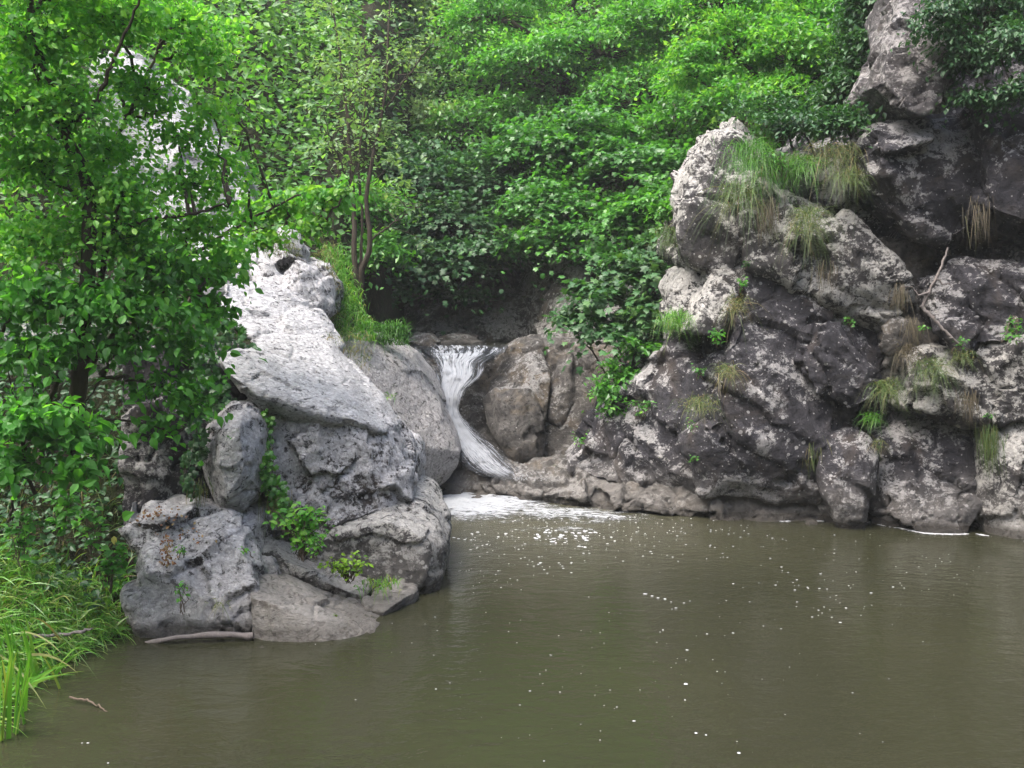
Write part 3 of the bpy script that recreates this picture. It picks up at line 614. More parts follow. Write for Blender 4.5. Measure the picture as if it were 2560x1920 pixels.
# ------------------------------------------------------------------ foliage makers
def unit(v): return v / (np.linalg.norm(v, axis=-1, keepdims=True) + 1e-9)
LEAF = {
 'kite': (np.array([(0, 0, 0), (.45, .30, .07), (1, 0, -.06), (.45, -.30, .07)]), [(0, 2, 1), (0, 3, 2)]),
 'ovate': (np.array([(0, 0, 0), (.22, .27, .08), (.55, .29, .07), (1, 0, -.16), (.55, -.29, .07), (.22, -.27, .08), (.3, 0, 0), (.62, 0, -.03)]),
           [(0, 6, 1), (6, 7, 2), (6, 2, 1), (7, 3, 2), (0, 5, 6), (6, 5, 4), (6, 4, 7), (7, 4, 3)]),
 'lobed': (np.array([(0, 0, 0), (.12, .42, .03), (.38, .26, .02), (.62, .5, -.03), (.66, .2, 0), (1, 0, -.1), (.66, -.2, 0), (.62, -.5, -.03), (.38, -.26, .02), (.12, -.42, .03), (.42, 0, .05)]),
           [(10, 0, 9), (10, 9, 8), (10, 8, 7), (10, 7, 6), (10, 6, 5), (10, 5, 4), (10, 4, 3), (10, 3, 2), (10, 2, 1), (10, 1, 0)]),
}
def leafcloud(name, C, D, Nn, size, tint, mat, parent=None, shape='kite', label=None, cat=None, kind=None, group=None):
    "C positions, D tip directions, Nn leaf normals"
    T, Fc = LEAF[shape]; T = T.copy()
    n = len(C); D = unit(D); Sx = unit(np.cross(Nn, D)); U = np.cross(D, Sx)
    V = C[:, None] + size[:, None, None] * (T[None, :, 0:1] * D[:, None] + T[None, :, 1:2] * Sx[:, None] + T[None, :, 2:3] * U[:, None])
    k = len(T); f = np.array(Fc)[None] + (np.arange(n) * k)[:, None, None]
    o = npmesh(name, V.reshape(-1, 3), f.reshape(-1, 3), mat, parent, smooth=False, tint=np.repeat(np.clip(tint, 0, 1), k))
    return tag(o, label, cat, group, kind)
def clumps(lobes, per, nclump, cr, size, droop=0.25, flat=0.35, shell=0.45, up=0.9, tmean=0.45, low=-0.45):
    "leaf positions for lobes [(centre, radii)], gathered in flattish sprays at the branch ends"
    C = []; D = []; Nn = []; Tt = []; ends = []
    tot = sum(r[0] * r[2] for _, r in lobes)
    for li, (c, r) in enumerate(lobes):
        r = np.array(r); m = max(3, int(nclump * r[0] * r[2] / tot))
        d = unit(rng.normal(size=(m, 3))); fl = d[:, 2] < low; d[fl, 2] *= -rng.random(fl.sum()); d = unit(d)
        rad = shell + (1 - shell) * rng.random(m) ** 0.6
        rad *= 0.86 + 0.34 * fbm(d * 1.9 + li * 7.7, 2, 5)
        ce = c + d * r * rad[:, None]
        for j in range(m):
            k = max(4, int(per * rng.uniform(0.5, 1.4)))
            out = unit(d[j] * np.array((1, 1, 0.35)) + rng.normal(size=3) * 0.25)
            a = unit(np.cross(out, (0, 0, 1.0))); b = np.cross(a, out)
            rr_ = cr * rng.uniform(0.6, 1.3)
            x = rng.normal(size=(k, 3)) * np.array((0.8, 0.6, flat * 0.5)) * rr_
            pos = ce[j] + x[:, :1] * out + x[:, 1:2] * a + x[:, 2:3] * np.array((0, 0, 1.0))
            pos[:, 2] -= 0.35 * np.maximum(x[:, 0], 0) ** 2 / max(rr_, 1e-3)
            dirs = out * 0.7 + rng.normal(size=(k, 3)) * 0.6 + np.array((0, 0, -droop))
            nn = rng.normal(size=(k, 3)) * (1 - up) * 1.6 + np.array((0, 0, 1.0)) * up + out * 0.35
            C.append(pos); D.append(dirs); Nn.append(nn)
            Tt.append(tmean + rng.normal() * 0.13 + rng.normal(size=k) * 0.13)
            ends.append((li, ce[j]))
    C = np.concatenate(C)
    return C, np.concatenate(D), np.concatenate(Nn), size * rng.uniform(0.5, 1.4, len(C)), np.concatenate(Tt), ends
def tubes(name, paths, mat, parent=None, sides=6, label=None, cat=None, group=None):
    "paths: list of (points (k,3), radii (k,)) -> one mesh of tapered tubes"
    V = []; Fq = []; base = 0
    for P, Rd in paths:
        P = np.asarray(P, float); Rd = np.asarray(Rd, float); k = len(P)
        sd_ = sides if Rd[0] > 0.012 else 4
        t = unit(np.gradient(P, axis=0)); ref = np.array((0.3, 0.9, 0.1))
        a = unit(np.cross(t, ref)); b = np.cross(t, a)
        an = np.arange(sd_) / sd_ * 2 * math.pi
        ring = P[:, None] + Rd[:, None, None] * (np.cos(an)[None, :, None] * a[:, None] + np.sin(an)[None, :, None] * b[:, None])
        V.append(ring.reshape(-1, 3))
        for i in range(k - 1):
            for j in range(sd_):
                j2 = (j + 1) % sd_
                Fq.append((base + i * sd_ + j, base + i * sd_ + j2, base + (i + 1) * sd_ + j2, base + (i + 1) * sd_ + j))
        base += k * sd_
    o = npmesh(name, np.concatenate(V), np.array(Fq), mat, parent)
    return tag(o, label, cat, group)
def wob(a, b, k=6, amt=0.06, sag=0.0):
    a = np.array(a, float); b = np.array(b, float); t = np.linspace(0, 1, k)[:, None]
    P = a + (b - a) * t; L_ = np.linalg.norm(b - a)
    n = rng.normal(size=(k, 3)) * amt * L_ * np.sin(t * math.pi)
    P = P + n; P[:, 2] += sag * L_ * np.sin(t[:, 0] * math.pi)
    return P
def spline(pts, k=18, jit=0.0):
    pts = np.array(pts, float); s = np.linspace(0, len(pts) - 1, k); i = np.minimum(s.astype(int), len(pts) - 2); f = (s - i)[:, None]
    p0 = pts[np.maximum(i - 1, 0)]; p1 = pts[i]; p2 = pts[i + 1]; p3 = pts[np.minimum(i + 2, len(pts) - 1)]
    r = 0.5 * (2 * p1 + (p2 - p0) * f + (2 * p0 - 5 * p1 + 4 * p2 - p3) * f ** 2 + (3 * p1 - p0 - 3 * p2 + p3) * f ** 3)
    return r + rng.normal(size=r.shape) * jit
def lobe(px, py, Y, rx, ry, ry_depth=None):
    c = at(px, py, Y); s = Y / F
    return (c, (rx * s, (ry_depth if ry_depth else (rx + ry) * 0.5 * s), ry * s))
def gz(x, y): return float(terr(np.array([x]), np.array([y]))[0])

def tree(name, label, cat, base, lobes, nclump, per, cr, size, mat, bark='bark', tr=0.06, shape='kite', group=None, trunk=None, **kw):
    base = np.array(base, float)
    e = empty(name, base, label, cat, group)
    lb = [lobe(*l) for l in lobes]
    C, D, Nn, Sz, Tt, ends = clumps(lb, per, nclump, cr, size, **kw)
    leafcloud('crown', C, D, Nn, Sz, Tt, M[mat], e, shape)
    top = np.mean([c for c, _ in lb], axis=0)
    paths = []
    if trunk is None:
        fork = base + (top - base) * 0.45 + np.array((0, 0.1, 0))
        paths.append((wob(base - (0, 0, 0.2), fork, 8, 0.04), np.linspace(tr, tr * 0.7, 8)))
    else:
        T = spline(trunk, 22, tr * 0.12); paths.append((T, np.linspace(tr, tr * 0.3, 22))); fork = T[11]
    cents = []
    for li, (c, r) in enumerate(lb):
        st = fork if trunk is None else T[np.argmin(np.linalg.norm(T - (c - (0, 0, 0.3)), axis=1))]
        paths.append((wob(st, c, 7, 0.06, 0.05), np.linspace(tr * 0.55, tr * 0.25, 7))); cents.append(c)
    for li, p in ends[::2]:
        paths.append((wob(cents[li], p, 4, 0.08), np.linspace(tr * 0.16 + 0.002, 0.002, 4)))
    tubes('trunk', paths, M[bark], e)
    return e

def blades(P0, dirs, length, width, droop, seg=5):
    "curved grass blades; returns vertices and faces"
    n = len(P0); d = unit(dirs); t = np.linspace(0, 1, seg + 1)
    L_ = length[:, None, None]
    g = np.array((0, 0, -1.0))
    pos = P0[:, None] + d[:, None] * (t[None, :, None] * L_) + g * (droop[:, None, None] * (t ** 2)[None, :, None] * L_)
    side = unit(np.cross(d, rng.normal(size=(n, 3))))
    wd = width[:, None] * (1 - t[None] ** 1.6) * 0.5 + 0.0004
    V = np.stack([pos - side[:, None] * wd[..., None], pos + side[:, None] * wd[..., None]], 2)
    k = (seg + 1) * 2
    b = (np.arange(n) * k)[:, None, None]; s = np.arange(seg)[None, :, None] * 2
    f = b + s + np.array([0, 1, 3, 2])[None, None]
    return V.reshape(-1, 3), f.reshape(-1, 4), k
def grass(name, P0, dirs, length, width, droop, mat, label=None, cat=None, group=None, kind=None, tm=0.45, parent=None):
    n = len(P0); V, f, k = blades(P0, dirs, length, width, droop)
    tint = np.clip(tm + rng.normal(size=n) * 0.22, 0, 1)
    o = npmesh(name, V, f, mat, parent, smooth=True, tint=np.repeat(tint, k))
    return tag(o, label, cat, group, kind)
def tuft(px, py, Y, hang_px, wpx, mat, label, n=160, up=0.5, tm=0.45, width=0.006, group='grass tufts on the right cliff', name='grass_tuft', side=0.0):
    "tuft rooted at a ledge, hanging hang_px down"
    s = Y / F; c = at(px, py, Y)
    P0 = c + rng.normal(size=(n, 3)) * np.array((wpx * s * 0.4, 0.04, 0.012))
    hang = up < 0.35 and hang_px > 24
    P0[:, 2] += rng.uniform(-0.5, 0.1, n) * hang_px * s * (0.8 if hang else 0.62)
    P0[:, 0] += rng.normal(size=n) * wpx * s * 0.2
    L_ = hang_px * s * (rng.uniform(0.25, 0.8, n) if hang else rng.uniform(0.3, 0.75, n))
    if hang:
        d = rng.normal(size=(n, 3)) * np.array((0.13, 0.12, 0.1)) + np.array((side, -0.16, -0.7)); cur = rng.uniform(0.1, 0.4, n)
    else:
        d = rng.normal(size=(n, 3)) * np.array((0.4, 0.25, 0.25)) + np.array((side, -0.35, up)); cur = rng.uniform(0.7, 1.5, n)
    return grass(name, P0, d, L_, np.full(n, width) * rng.uniform(.6, 1.3, n), cur, M[mat], label, 'grass tuft', group, tm=tm)
def plant(px, py, Y, hpx, wpx, nst, leaf, mat, label, shape='ovate', per=9, group=None, name='leafy_plant', cat='plant', tm=0.5, lean=(0, 0, 0), hang=False):
    s = Y / F; base = at(px, py, Y)
    e = empty(name, base, label, cat, group)
    C = []; D = []; Nn = []; paths = []
    for i in range(nst):
        a = rng.uniform(0, 6.283); r = rng.uniform(0.2, 1) * wpx * s * 0.5
        tip = base + np.array((math.cos(a) * r, -abs(math.sin(a)) * r * 0.7, 0)) + np.array(lean) + np.array((0, 0, (-1 if hang else 1) * hpx * s * rng.uniform(0.55, 1.05)))
        b0 = base + rng.normal(size=3) * 0.02
        P = wob(b0, tip, 6, 0.07, 0.15 if not hang else 0.1); paths.append((P, np.linspace(0.004, 0.0015, 6)))
        for j in range(per):
            t = rng.uniform(0.2, 1) * 5; i0 = min(int(t), 4); q = P[i0] + (P[i0 + 1] - P[i0]) * (t - i0)
            C.append(q + rng.normal(size=3) * leaf * 0.35); D.append(unit(rng.normal(size=3) * np.array((1, 1, 0.4))) + np.array((0, -0.2, -0.15))); Nn.append(np.array((0, -0.25, 1)) + rng.normal(size=3) * 0.35)
    C = np.array(C); n = len(C)
    leafcloud('leaves', C, np.array(D), np.array(Nn), leaf * rng.uniform(.6, 1.2, n), tm + rng.normal(size=n) * 0.2, M[mat], e, shape)
    tubes('stem', paths, M['barkpale'], e)
    return e

# ------------------------------------------------------------------ waterfall and foam
def waterfall():
    rows = [(344.5, 400, 500, 12.6, .3), (347, 403, 500, 12.2, .45), (353, 408, 494, 11.9, .5), (362, 424, 480, 11.72, .5), (375, 431, 474, 11.55, .72), (388, 436, 466, 11.42, .85), (400, 440, 460, 11.3, .95),
            (412, 444, 458, 11.22, .95), (425, 445, 468, 11.12, .85), (437, 446, 482, 11.0, .72), (448, 449, 497, 10.87, .6), (458, 455, 508, 10.75, .5), (466, 463, 518, 10.65, .46), (473, 474, 531, 10.57, .5), (480, 488, 547, 10.5, .6)]
    nu = 26; V = []; UV = []
    rows = [(a, b - 1, c + (18 if a < 355 else 10 if a < 380 else 3), d + 0.62, e + 0.08) for a, b, c, d, e in rows]
    R_ = spline([(a, b, c) for a, b, c, _, _ in rows], 90); R2 = spline([(d, e, 0) for _, _, _, d, e in rows], 90)
    for i in range(90):
        py, xl, xr = R_[i]; Y, wdt = R2[i][:2]
        for j in range(nu):
            u = j / (nu - 1); x = xl + (xr - xl) * u
            p = at(x, py, Y); e = math.sin(u * math.pi)
            p[1] -= 0.10 * e ** 0.6
            whit = wdt + (0.25 if 0.25 < u < 0.75 else -0.05) * (1 if i > 12 else 0.3) - (0.06 if u < 0.25 and i < 38 else 0)
            V.append(p); UV.append((u, i / 90.0 * 2, max(0, min(1, whit * e ** 0.28))))
    V = np.array(V); q = V * np.array((14, 14, 5))
    V[:, 1] -= 0.05 * fbm(q, 3, 91) + 0.05 * np.abs(fbm(V * np.array((9, 9, 3)), 2, 92))
    i = (np.arange(89)[:, None] * nu + np.arange(nu - 1)[None]).ravel()
    f = np.stack([i, i + 1, i + nu + 1, i + nu], 1)
    o = npmesh('waterfall', V, f, M['fall'], uv=np.array(UV))
    tag(o, 'white water pouring from the upper pool down a narrow rock chute', 'waterfall', kind='structure')
    return V
FALL = waterfall()
# spray of drops along the fall: small beads of white water
def beads(P, r, squash, name, label, mat, seed=3):
    T = np.array([(1, 0, 0), (.5, .87, 0), (-.5, .87, 0), (-1, 0, 0), (-.5, -.87, 0), (.5, -.87, 0), (.6, 0, .8), (-.3, .52, .8), (-.3, -.52, .8)])
    Fc = [(0, 1, 6), (1, 7, 6), (1, 2, 7), (2, 3, 7), (3, 8, 7), (3, 4, 8), (4, 5, 8), (5, 6, 8), (5, 0, 6), (6, 7, 8)]
    n = len(P); sc = np.stack([r * rng.uniform(.7, 1.5, n), r * rng.uniform(.7, 1.1, n), r * squash], 1)
    V = P[:, None] + T[None] * sc[:, None] * rng.uniform(.85, 1.15, (n, 9, 1))
    f = np.array(Fc)[None] + (np.arange(n) * 9)[:, None, None]
    o = npmesh(name, V.reshape(-1, 3), f.reshape(-1, 3), mat, loc=(0, 0, 0)); return tag(o, label, 'foam', kind='stuff')
def churn():
    # sheet of churned foam on the pool below the falls
    poly = [(405, 497), (440, 492), (480, 492), (520, 498), (565, 504), (640, 514), (625, 522), (575, 528), (520, 536), (470, 540), (440, 530), (425, 512)]
    nx, ny = 90, 60; V = []; U = []
    a = onz(400, 545); b = onz(700, 490)
    xs = np.linspace(-1.35, 1.9, nx); ys = np.linspace(8.6, 12.0, ny)
    X, Y = np.meshgrid(xs, ys); x = X.ravel(); y = Y.ravel()
    # density: strongest at the foot of the falls, fading along a tongue to the right
    d = np.exp(-(((x + 0.45) / 0.95) ** 2 + ((y - 10.75) / 0.95) ** 2)) * 1.12
    t2 = np.exp(-(((x - 0.5) / 1.05) ** 2 + ((y - 10.3 + 0.20 * (x)) / 0.42) ** 2)) * 0.82
    t3 = np.exp(-(((x - 0.35) / 0.6) ** 2 + ((y - 9.5) / 0.16) ** 2)) * 0.56
    p = np.stack([x, y, np.zeros_like(x)], 1); n = fbm(p * 3.2, 4, 8)
    dd = np.clip(np.maximum(np.maximum(d, t2), t3) + n * 0.16, 0, 1)
    edge = np.minimum(np.minimum(sstep(-1.35, -1.1, x), sstep(1.9, 1.5, x)), np.minimum(sstep(8.6, 8.85, y), 1))
    dd *= edge
    p[:, 2] = 0.006 + 0.035 * np.clip(dd - 0.2, 0, 1) * (1 + fbm(p * 9, 3, 9))
    i = (np.arange(ny - 1)[:, None] * nx + np.arange(nx - 1)[None]).ravel()
    f = np.stack([i, i + 1, i + nx + 1, i + nx], 1)
    f = f[dd[f].max(1) > 0.02]
    o = npmesh('churned_foam', p, f, M['churn'], uv=np.stack([dd, dd, dd], 1), loc=(0, 0, 0))
    tag(o, 'white churned foam spreading on the pool at the foot of the waterfall', 'foam', kind='stuff')
churn()
def flecks():
    P = []; r = []
    def cl(px, py, sx, sy, n, r0, r1):
        for _ in range(n):
            x, y = px + rng.normal() * sx, py + rng.normal() * sy
            if y < 497: y = 497 + rng.random() * 8
            P.append(onz(x, y, 0.004)); r.append(rng.uniform(r0, r1))
    cl(530, 524, 40, 6, 50, .003, .012); cl(500, 545, 35, 6, 50, .004, .014); cl(560, 538, 22, 4, 40, .006, .026); cl(578, 533, 18, 2.5, 26, .008, .03)
    cl(480, 537, 22, 3, 24, .006, .022); cl(610, 519, 40, 3, 50, .004, .014); cl(660, 528, 40, 6, 40, .004, .012); cl(620, 540, 40, 9, 50, .004, .014)
    cl(500, 570, 45, 8, 40, .004, .013); cl(545, 565, 12, 4, 14, .006, .015); cl(700, 545, 60, 12, 50, .004, .012); cl(800, 590, 60, 18, 40, .004, .012)
    cl(900, 560, 60, 16, 24, .003, .009); cl(600, 620, 120, 30, 40, .003, .008); cl(850, 560, 90, 25, 30, .003, .008); cl(640, 690, 150, 40, 60, .002, .006); cl(950, 570, 40, 15, 20, .003, .008)
    for x, y, q in [(645, 594, .017), (652, 596, .012), (658, 598, .012), (665, 599, .016), (671, 602, .01), (676, 608, .011), (684, 603, .009), (690, 601, .009), (663, 630, .011), (660, 632, .008), (707, 634, .012), (733, 633, .011), (687, 650, .012), (686, 684, .015),
                    (685, 700, .009), (696, 733, .013), (706, 735, .010), (739, 753, .013), (544, 761, .008), (634, 721, .010), (617, 707, .008), (436, 689, .010), (425, 624, .005), (435, 617, .007), (871, 593, .012), (893, 587, .012), (900, 583, .008), (846, 608, .012),
                    (824, 607, .009), (812, 617, .009), (797, 602, .008), (822, 613, .008), (88, 743, .008), (82, 743, .006), (18, 724, .011), (108, 763, .007), (600, 740, .007), (640, 690, .007), (520, 705, .006), (560, 692, .006), (530, 691, .007), (610, 690, .006)]:
        P.append(onz(x, y, 0.004)); r.append(q)
    P = np.array(P); r = np.array(r) * 0.75
    beads(P, r, 0.35, 'foam_flecks', 'white foam flecks and bubbles drifting over the brown pool', M['foam'])
flecks()
def spray():
    j = rng.integers(0, len(FALL), 420); P = FALL[j] + rng.normal(size=(420, 3)) * np.array((0.035, 0.03, 0.03)) + np.array((0, -0.05, 0.02))
    k = rng.random(420) < 0.5; P[k] = at(522, 479, 11.0) + np.abs(rng.normal(size=(int(k.sum()), 3))) * np.array((0.22, -0.08, 0.04)) - np.array((0.1, 0, 0))
    beads(P, rng.uniform(.002, .006, 420), 0.9, 'spray_drops', 'small white drops thrown off the edges and foot of the waterfall', M['foam'])
spray()
def foam_line(pts, w_, label):
    P = []; 
    Q = spline([onz(x, y, 0.004) for x, y in pts], 260)
    Q = Q[fbm(Q * 3.1, 3, 19) > -0.22]
    P = Q + rng.normal(size=Q.shape) * np.array((0.01, w_, 0.0005))
    P = np.concatenate([P, Q + rng.normal(size=Q.shape) * np.array((0.01, w_ * .6, 0.0005)), Q + rng.normal(size=Q.shape) * np.array((0.01, w_ * .6, 0.0005))])
    beads(P, rng.uniform(.004, .014, len(P)), 0.2, 'foam_line', label, M['foam'])
foam_line([(780, 521), (820, 521), (868, 522)], 0.012, 'thin white foam line along the brown foot of the right cliff')
foam_line([(878, 524), (905, 529), (925, 533), (950, 534), (975, 534), (1000, 538), (1030, 542)], 0.018, 'white foam line curving along the boulders at the right edge')

# ------------------------------------------------------------------ drift wood
def log(name, label, pts, r0, r1, mat='dead', cat='branch', twigs=0):
    P = spline([at(*p) for p in pts], 24, 0.003)
    paths = [(P, np.linspace(r0, r1, 24) * (1 + 0.12 * rng.normal(size=24)))]
    for _ in range(twigs):
        i = rng.integers(6, 20); paths.append((wob(P[i], P[i] + rng.normal(size=3) * 0.12, 5, 0.1), np.linspace(r1 * .7, 0.002, 5)))
    return tubes(name, paths, M[mat], None, 9, label, cat)
log('driftwood_branch', 'grey bent driftwood stick resting in the water against the left rocks', [(97, 650, 6.34), (130, 647, 6.34), (147, 644, 6.33), (168, 639, 6.3), (195, 636, 6.32), (226, 635, 6.34), (254, 636, 6.36)], 0.014, 0.022, twigs=0)
log('dead_branch', 'bleached dead branch leaning in the crevice of the right cliff, upper piece', [(948, 248, 9.35), (940, 270, 9.3), (930, 290, 9.3), (922, 308, 9.3)], 0.01, 0.018, twigs=3)
log('dead_branch', 'bleached dead branch slanting down right over the banded block, lower piece', [(921, 306, 9.3), (935, 320, 9.25), (950, 336, 9.2), (966, 351, 9.2)], 0.018, 0.01, twigs=2)
log('dead_branch', 'short brown twig sticking out of the water beside the reeds', [(70, 697, 5.35), (92, 702, 5.3), (112, 716, 5.2)], 0.007, 0.004, 'barkpale')
log('dead_branch', 'pale old stick lying in the grass of the left bank behind the reeds', [(0, 640, 5.9), (30, 637, 5.9), (75, 633, 6.0), (92, 628, 6.05)], 0.014, 0.008, 'dead')

for px, py, Y, r, lab in [(262, 652, 6.2, .05, 'small grey pebble stone in the water at the right end of the driftwood stick'), (478, 503, 10.85, .09, 'small wet stone in the foam below the mossy greenish ledge'), (716, 520, 9.95, .08, 'small brown stone at the waterline below the layered ledge'), (735, 522, 9.9, .06, 'tiny stone beside the brown stone at the waterline of the cliff'), (812, 524, 9.75, .07, 'little grey stone at the water below the pale toe of the cliff')]:
    s_ = F / Y * r
    rock('stone', lab, 'stone', [blk([(px - s_, py + 3, Y), (px - s_ * .7, py - s_ * .5, Y + .02), (px, py - s_ * .75, Y + .03), (px + s_ * .8, py - s_ * .4, Y + .02), (px + s_, py + 3, Y), (px, py + s_ * .7, Y)], r * 1.3, 0.8, r * .4)], M['tan'], r / 7, 0.01, 0.012, 6, 0.004, 50 + px, None)
# ------------------------------------------------------------------ hillside cover
def hillcover():
    n = 210000
    y = 10.5 + 19 * rng.random(n) ** 0.8; x = rng.uniform(-0.62, 0.62, n) * y
    z = terr(x, y)
    p = np.stack([x, y, z], 1)
    z2 = z + fbm(p * 0.9, 4, 3) * 0.28
    clu = fbm(np.stack([x, y, z * 0.5], 1) * 1.1, 3, 77)
    keep = (z > 1.75) & (z < 24) & (clu > -0.45)
    # the stretch above the upper pool stays open rock
    keep &= ~((x > -1.8) & (x < 2.2) & (y < 16.4))
    keep &= ~((x > -2.5) & (x < 2.5) & (y < 19) & (rng.random(n) < 0.6))
    p = p[keep]; n = len(p); z2 = z2[keep]; clu = clu[keep]
    p[:, 2] = z2 + rng.random(n) ** 1.5 * (0.35 + 0.9 * np.clip(clu + 0.25, 0, 1))
    D = rng.normal(size=(n, 3)) * np.array((1, 1, .5)) + np.array((0, -0.5, -0.1))
    Nn = rng.normal(size=(n, 3)) * 0.5 + np.array((0, -0.35, 0.9))
    t = 0.42 + clu * 0.5 + rng.normal(size=n) * 0.16
    # the unseen side slopes beyond the frame carry the same cover
    m2 = 26000; xs = rng.uniform(4.6, 11, m2) * np.where(rng.random(m2) < 0.62, 1, -1); ys = rng.uniform(2, 12.5, m2); zs = terr(xs, ys); kk = zs > 0.1
    p2 = np.stack([xs, ys, zs], 1)[kk]; p2[:, 2] += fbm(p2 * 0.9, 4, 3) * 0.28 + rng.random(len(p2)) ** 1.5 * 0.5
    p = np.concatenate([p, p2]); D = np.concatenate([D, rng.normal(size=p2.shape)]); Nn = np.concatenate([Nn, rng.normal(size=p2.shape) * 0.5 + np.array((0, -0.3, 0.8))]); t = np.concatenate([t, 0.4 + rng.normal(size=len(p2)) * 0.18]); n = len(p)
    leafcloud('undergrowth', p, D, Nn, rng.uniform(0.06, 0.12, n) * (0.6 + 0.05 * p[:, 1]), t, M['lv_hill'], None, 'kite', 'tangled green undergrowth covering the steep gorge slopes', 'undergrowth', 'stuff')
hillcover()

# ------------------------------------------------------------------ trees of the gorge
GT = 'trees on the gorge slopes'
def gb(px, py, Y):
    p = at(px, py, Y); return np.array((p[0], Y, gz(p[0], Y)))
tree('maple_tree', 'dark maple with layered drooping sprays directly behind the upper pool', 'tree', gb(470, 330, 16.6),
     [(420, 185, 16.0, 55, 42), (395, 235, 15.6, 45, 40), (450, 225, 15.4, 60, 38), (500, 190, 16, 55, 40), (430, 268, 15, 55, 32), (480, 255, 14.8, 50, 28), (400, 290, 15, 36, 24), (452, 298, 15.0, 34, 13)],
     300, 90, 0.33, 0.083, 'lv_dark', tr=0.10, shape='lobed', droop=0.35, flat=0.16, shell=0.72, low=-0.1, up=1.0, tmean=0.42, group=GT)
tree('maple_tree', 'broad shaded maple leaning over the gorge left of the pale pinnacle of the cliff', 'tree', gb(640, 250, 15.5),
     [(580, 150, 15.4, 65, 45), (640, 175, 14.8, 70, 45), (560, 210, 14.6, 60, 38), (620, 235, 14.0, 70, 35), (530, 160, 15.6, 45, 40), (665, 215, 13.6, 45, 45), (550, 240, 14.2, 42, 20), (610, 255, 13.6, 36, 14)],
     320, 90, 0.31, 0.08, 'lv_mid', tr=0.11, shape='lobed', droop=0.4, flat=0.16, shell=0.72, low=-0.1, up=1.0, tmean=0.34, group=GT)
tree('leafy_tree', 'bright green tree at the top centre with its crown cut by the frame', 'tree', gb(560, 120, 19.5),
     [(540, 70, 18.2, 75, 45), (600, 55, 17.6, 70, 45), (640, 100, 16.8, 60, 42), (500, 20, 19, 60, 40), (580, -10, 18.5, 80, 40), (660, 30, 17.5, 60, 40)],
     320, 80, 0.34, 0.085, 'lv_bright', tr=0.12, droop=0.2, flat=0.2, shell=0.7, low=-0.1, tmean=0.52, group=GT)
tree('leafy_bush', 'vivid green bushy tree growing above the pale pinnacle of the right cliff', 'bush', gb(790, 130, 12.4),
     [(735, 55, 12.2, 55, 42), (790, 60, 11.9, 60, 48), (835, 70, 11.8, 42, 40), (760, 100, 11.7, 55, 30), (820, 20, 12.2, 55, 35), (700, 80, 12.2, 35, 35), (720, 5, 12.6, 60, 30)],
     300, 80, 0.22, 0.062, 'lv_bright', tr=0.06, droop=0.15, flat=0.25, shell=0.65, low=-0.1, tmean=0.66, up=0.8, group=GT)
tree('leafy_bush', 'dark green bush in shade filling the nook between vivid bush and hanging block', 'bush', gb(860, 130, 11.6),
     [(850, 95, 11.0, 32, 35), (868, 50, 11.0, 30, 45), (848, 125, 10.0, 32, 20), (800, 125, 10.1, 42, 18), (880, 5, 11.0, 38, 35), (765, 110, 10.4, 24, 12), (885, 100, 9.9, 14, 14)],
     300, 50, 0.16, 0.06, 'lv_dark', tr=0.04, tmean=0.38, group=GT)
tree('slender_tree', 'tall pale grey green tree at the top of the picture left of centre', 'tree', gb(400, 200, 21),
     [(395, 30, 21, 50, 45), (405, 85, 20, 45, 45), (370, 130, 19.5, 35, 35), (430, 130, 19, 35, 30), (440, 30, 21.5, 40, 45), (350, 40, 22, 35, 50)],
     480, 60, 0.36, 0.10, 'lv_pale', tr=0.09, tmean=0.58, group=GT)  # raised tint paints haze into this crown
tree('slender_tree', 'light green tree high on the left slope beyond the near leaves', 'tree', gb(290, 150, 21),
     [(255, 40, 21, 45, 50), (305, 30, 22, 40, 45), (290, 90, 20.5, 40, 35), (250, -10, 22, 60, 35), (240, 100, 19, 18, 30)],
     420, 60, 0.36, 0.10, 'lv_pale', tr=0.09, tmean=0.5, group=GT)
tree('leafy_bush', 'yellow green bush glowing on the slope left of the thin forked tree', 'bush', gb(325, 110, 18.2),
     [(335, 85, 18, 18, 26), (322, 110, 17.6, 22, 18), (308, 128, 17.4, 16, 14)],
     90, 60, 0.2, 0.075, 'lv_yellow', tr=0.03, tmean=0.55, group=GT)
tree('leafy_bush', 'green thicket on the slope behind the mossy crag', 'bush', gb(290, 200, 14.5),
     [(275, 150, 15, 32, 34), (300, 190, 14, 40, 34), (285, 225, 13, 30, 22), (335, 165, 15, 28, 32), (340, 215, 13.4, 30, 30), (260, 110, 16, 22, 26)],
     210, 55, 0.24, 0.08, 'lv_bright', tr=0.05, tmean=0.4, group=GT)
tree('leafy_bush', 'mid green shrub low behind the thin forked tree', 'bush', gb(370, 260, 13.5),
     [(360, 205, 13.6, 35, 28), (372, 250, 13.2, 28, 28), (345, 262, 12.6, 18, 16)],
     110, 50, 0.2, 0.075, 'lv_mid', tr=0.04, tmean=0.5, group=GT)
tree('leafy_tree', 'dark leafy tree filling the upper slope behind the top centre crown', 'tree', gb(490, 100, 20),
     [(475, 75, 20, 45, 45), (470, 130, 18.5, 45, 35), (450, 10, 22, 55, 40), (520, 120, 18, 45, 35)],
     200, 55, 0.34, 0.10, 'lv_mid', tr=0.1, tmean=0.35, group=GT)
tree('leafy_tree', 'brownish green thin tree at the top edge right of centre', 'tree', gb(690, 60, 16.5),
     [(680, 20, 16.5, 55, 40), (700, 110, 15, 45, 40), (665, 140, 15, 45, 35), (690, -20, 17, 70, 30), (740, 20, 16, 50, 40)],
     220, 50, 0.28, 0.09, 'lv_mid', tr=0.07, tmean=0.42, group=GT)
